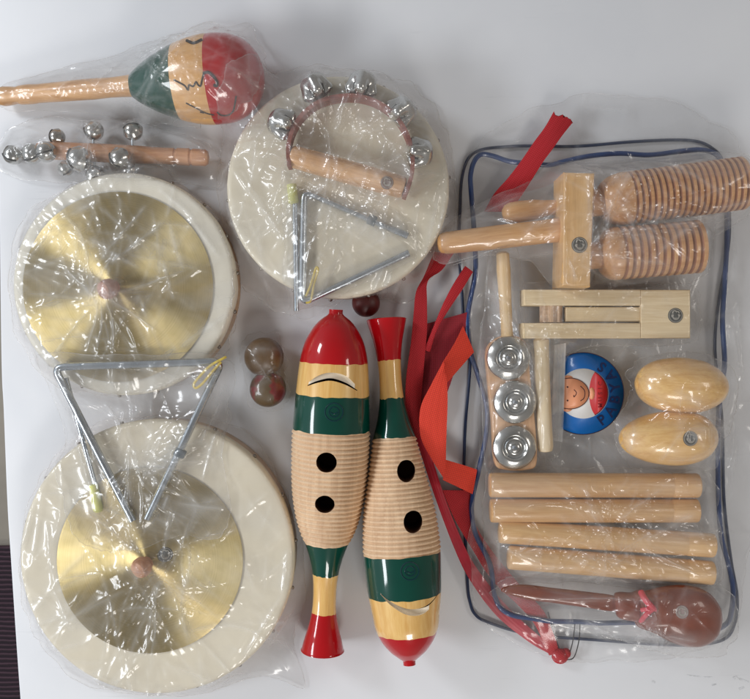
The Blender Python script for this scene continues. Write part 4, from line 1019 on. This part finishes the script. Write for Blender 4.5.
plastic_bag('clear bag wrapped around the striped maraca', [(-6, 97), (8, 84), (40, 76), (80, 66), (115, 57), (150, 43), (185, 33), (212, 23), (228, 30), (247, 24), (262, 46), (270, 78), (264, 108), (246, 126), (215, 134), (170, 129), (120, 118), (60, 113), (10, 113)], [mar], 1, (190, 84), FILM_M, 120, 1.9, 11, lines=[(136, 62, 160, 48, 3, 2), (216, 50, 226, 28, 4, 2), (228, 56, 240, 30, 4, 2), (236, 60, 250, 34, 3.5, 2), (252, 60, 258, 105, 3, 2.2), (100, 90, 120, 62, 3, 2), (60, 92, 80, 76, 3, 2), (150, 122, 235, 120, 2.6, 2)])
bs = plastic_bag('clear bag around the bell studded stick', [(-6, 152), (8, 132), (35, 120), (62, 117), (130, 122), (180, 134), (212, 146), (224, 172), (217, 188), (180, 184), (120, 188), (60, 184), (20, 180), (-2, 170)], [stick], 1, (115, 155), FILM_K, 110, 1.8, 12, under=[drumB])
itb = plastic_bag('narrow clear bag holding the small triangle and its beater', [(286, 176), (300, 172), (345, 190), (410, 228), (416, 240), (414, 262), (345, 296), (308, 318), (291, 316), (288, 245)], [triA, beatA], 1, (320, 245), FILM_C, 50, 1.3, 13, under=[drumA], clear=.7)
plastic_bag('clear bag around the cream drum with the half moon of bells', [(231, 118), (240, 92), (262, 76), (290, 72), (318, 65), (350, 70), (385, 76), (410, 84), (432, 103), (447, 135), (455, 165), (457, 210), (447, 250), (430, 280), (408, 306), (372, 299), (330, 306), (295, 313), (258, 303), (236, 275), (224, 235), (217, 190), (222, 150)], [drumA, half, itb], 1, None, FILM, 190, 2.0, 14, clear=.9, under=[mar], lines=[(236, 172, 286, 242, 3.2, 2.2), (243, 172, 280, 232, 2.4, 1.6), (448, 130, 440, 235, 3, 2.5), (395, 85, 408, 125, 3, 2), (408, 128, 428, 108, 2.5, 1.6), (372, 296, 384, 270, 3, 1.8), (380, 300, 392, 274, 3, 1.6), (392, 302, 400, 280, 3, 1.6), (424, 260, 440, 190, 2.5, 2), (262, 140, 252, 195, 2.5, 2.4), (365, 140, 350, 168, 3, 3)])
bB = plastic_bag('milky clear bag over the drum that a brass cymbal nearly covers', [(9, 290), (12, 245), (30, 212), (58, 193), (90, 183), (125, 179), (172, 184), (212, 210), (234, 245), (241, 290), (236, 330), (222, 360), (205, 380), (150, 392), (100, 392), (60, 388), (35, 368), (15, 330)], [drumB, cymB], 1, None, FILM_W, 190, 1.7, 15, lines=[(164, 192, 200, 222, 3, 2.2), (190, 214, 222, 258, 3, 2.2), (108, 262, 150, 210, 3, 2.0), (112, 270, 172, 222, 2.6, 2), (60, 225, 105, 205, 2.6, 2.5), (36, 262, 62, 226, 2.6, 2), (104, 300, 72, 270, 2.4, 2), (110, 300, 92, 352, 2.2, 2.2), (112, 302, 104, 350, 2, 1.6), (118, 302, 120, 350, 2.4, 1.6), (122, 302, 160, 330, 2.2, 2), (120, 298, 190, 272, 2.2, 1.6), (168, 262, 178, 300, 2.6, 2)])
bC = plastic_bag('clear bag over the largest drum and its brass cymbal', [(20, 560), (26, 510), (45, 470), (72, 442), (95, 425), (160, 412), (225, 422), (262, 446), (288, 490), (304, 545), (305, 600), (294, 640), (304, 686), (262, 672), (205, 692), (140, 694), (85, 682), (45, 650), (24, 610)], [drumC, cymC], 1, None, FILM, 210, 1.9, 16, lines=[(246, 652, 285, 590, 3.2, 2.2), (284, 590, 290, 545, 3.4, 2.4), (268, 648, 296, 606, 2.6, 1.8), (40, 500, 28, 545, 3, 2), (52, 520, 60, 580, 2.5, 2), (58, 582, 78, 625, 2.5, 2), (284, 470, 302, 530, 3, 2), (160, 640, 162, 590, 2.6, 2.6), (60, 575, 110, 568, 2.2, 2), (262, 450, 282, 478, 3, 2), (100, 676, 128, 684, 3, 2), (200, 690, 240, 672, 3, 2), (150, 690, 190, 684, 2.6, 2)])
plastic_bag('clear flat bag holding the large steel triangle', [(44, 362), (60, 354), (140, 354), (226, 353), (236, 368), (231, 410), (230, 450), (238, 500), (232, 528), (190, 524), (150, 536), (112, 540), (88, 520), (76, 470), (58, 410)], [triB, beatB], 1, None, FILM, 90, 1.7, 17, lines=[(206, 440, 220, 400, 3, 2), (206, 480, 222, 420, 3, 2), (186, 500, 232, 505, 3, 2), (130, 410, 124, 440, 3, 2.2), (112, 402, 128, 425, 3, 2), (134, 444, 140, 500, 2.6, 2), (82, 430, 96, 480, 3, 1.6), (170, 505, 176, 490, 3, 2), (225, 380, 224, 440, 3, 2)], under=[bB, bC], clear=.7)
plastic_bag('small clear bag around the pair of round finger castanets', [(243, 345), (252, 334), (275, 333), (286, 348), (285, 370), (290, 390), (284, 408), (262, 412), (247, 402), (245, 372)], [casA, casB], 1, None, FILM_S, 26, 1.2, 18, step=1.6, res=1.3, lines=[(254, 356, 272, 382, 2, 1.4), (258, 384, 276, 366, 2, 1.4)])
plastic_bag('clear bag around the ribbed double barrel tone block', [(432, 260), (437, 232), (470, 208), (515, 190), (556, 163), (600, 163), (640, 160), (700, 153), (746, 156), (754, 185), (748, 214), (714, 238), (708, 272), (690, 284), (640, 289), (600, 297), (556, 293), (530, 262), (480, 256), (450, 266)], [tone, bt], ZB - 2, (590, 225), FILM, 130, 1.7, 19, lines=[(462, 222, 520, 196, 3, 2.4), (530, 232, 556, 210, 2.8, 2), (560, 262, 568, 285, 3, 2), (700, 215, 742, 205, 2.4, 1.8), (520, 240, 552, 200, 2.4, 2.4)])
plastic_bag('clear bag around the jingle stick with three discs', [(490, 250), (502, 244), (516, 248), (524, 290), (532, 340), (540, 400), (545, 466), (530, 476), (500, 476), (484, 470), (482, 400), (478, 345), (484, 290)], [jin], ZB - 2, (510, 370), FILM, 70, 1.5, 20)
plastic_bag('clear bag around the pale flat ratchet', [(517, 300), (524, 284), (600, 284), (690, 284), (698, 300), (697, 340), (660, 346), (600, 346), (566, 356), (562, 400), (560, 452), (548, 460), (536, 454), (530, 400), (520, 345)], [rat], ZB - 2, (548, 322), FILM_C, 70, 1.4, 21)
plastic_bag('clear bag around the two wooden egg shakers', [(610, 440), (613, 420), (628, 400), (624, 375), (640, 356), (690, 351), (728, 362), (738, 388), (734, 412), (724, 440), (716, 466), (670, 472), (630, 466)], [eggA, eggB], ZB - 2, (676, 412), FILM, 80, 1.6, 22)
sticks = [o for o in COL.objects if o.name.startswith('rhythm_stick')]
plastic_bag('clear bag around the four rhythm sticks', [(484, 480), (492, 468), (600, 466), (700, 468), (716, 490), (720, 540), (720, 582), (650, 588), (570, 580), (520, 582), (500, 590), (488, 570), (482, 530)], sticks, ZB - 2, (600, 525), FILM, 110, 1.6, 23, lines=[(516, 550, 532, 534, 3.2, 1.6), (496, 530, 500, 575, 3, 2), (500, 545, 540, 560, 2.6, 2), (640, 545, 700, 575, 2.4, 1.8)])
plastic_bag('clear bag around the brown handle castanet', [(490, 592), (500, 578), (530, 574), (600, 580), (650, 578), (700, 576), (726, 588), (737, 612), (737, 640), (716, 655), (675, 655), (620, 640), (560, 624), (505, 608)], [hc], ZB - 2, (640, 610), FILM_K, 80, 1.6, 24, lines=[(655, 628, 690, 634, 3, 2.2), (540, 596, 640, 594, 2.4, 2), (585, 620, 620, 640, 2.6, 2)])

# ------------------------------------------------------------------ camera, light, render settings
cam = bpy.data.cameras.new('camera'); co = bpy.data.objects.new('camera', cam); COL.objects.link(co)
co.location = (0, 0, H * S); cam.sensor_width = 36; cam.lens = 36 * H / 750; cam.clip_start = .05; cam.clip_end = 50
SC.camera = co
def area(name, loc, size, power, col, aim=(0, 0, 0)):
    l = bpy.data.lights.new(name, 'AREA'); l.shape = 'RECTANGLE'; l.size, l.size_y = size; l.energy = power; l.color = col
    o = bpy.data.objects.new(name, l); COL.objects.link(o); o.location = loc
    o.rotation_euler = (Vector(aim) - Vector(loc)).to_track_quat('-Z', 'Y').to_euler(); return o
area('window_light', (-1.40, .80, 1.0), (.38, .30), 10.5, (.91, .95, 1.0))
area('window_light', (-1.45, -.42, 1.0), (.7, .30), 14.5, (.92, .96, 1.0))
area('second_window_light', (.25, -1.45, 1.2), (.5, .35), 9.5, (1.0, .97, .93))
area('room_light', (1.3, .15, 1.2), (.4, .25), 3.0, (1.0, .94, .87))
w = bpy.data.worlds.new('World'); SC.world = w; w.use_nodes = True
nt = w.node_tree; bg = nt.nodes['Background']
tc = node(nt, 'ShaderNodeTexCoord'); sx = node(nt, 'ShaderNodeSeparateXYZ'); nt.links.new(tc.outputs['Generated'], sx.inputs[0])
mr = node(nt, 'ShaderNodeMapRange'); mr.inputs[1].default_value = -1; mr.inputs[2].default_value = 1
nt.links.new(sx.outputs[0], mr.inputs[0])
side = ramp(nt, mr.outputs[0], [(0, (.82, .86, .92, 1)), (.5, (.52, .51, .50, 1)), (1, (.44, .41, .38, 1))])
up_ = ramp(nt, sx.outputs[2], [(.25, (1, 1, 1, 1)), (.9, (.6, .59, .58, 1))])
mx = node(nt, 'ShaderNodeMix', data_type='RGBA', blend_type='MULTIPLY'); mx.inputs[0].default_value = 1
nt.links.new(side, mx.inputs[6]); nt.links.new(up_, mx.inputs[7]); nt.links.new(mx.outputs[2], bg.inputs['Color'])
bg.inputs['Strength'].default_value = .58
SC.view_settings.view_transform = 'Standard'; SC.view_settings.look = 'None'; SC.view_settings.exposure = 0; SC.view_settings.gamma = 1
SC.render.engine = 'CYCLES'
c = SC.cycles
c.use_denoising = True
try: c.denoiser = 'OPENIMAGEDENOISE'
except Exception: pass
c.max_bounces = 8; c.transparent_max_bounces = 24; c.glossy_bounces = 4; c.diffuse_bounces = 3
c.caustics_reflective = False; c.caustics_refractive = False
c.sample_clamp_indirect = 6
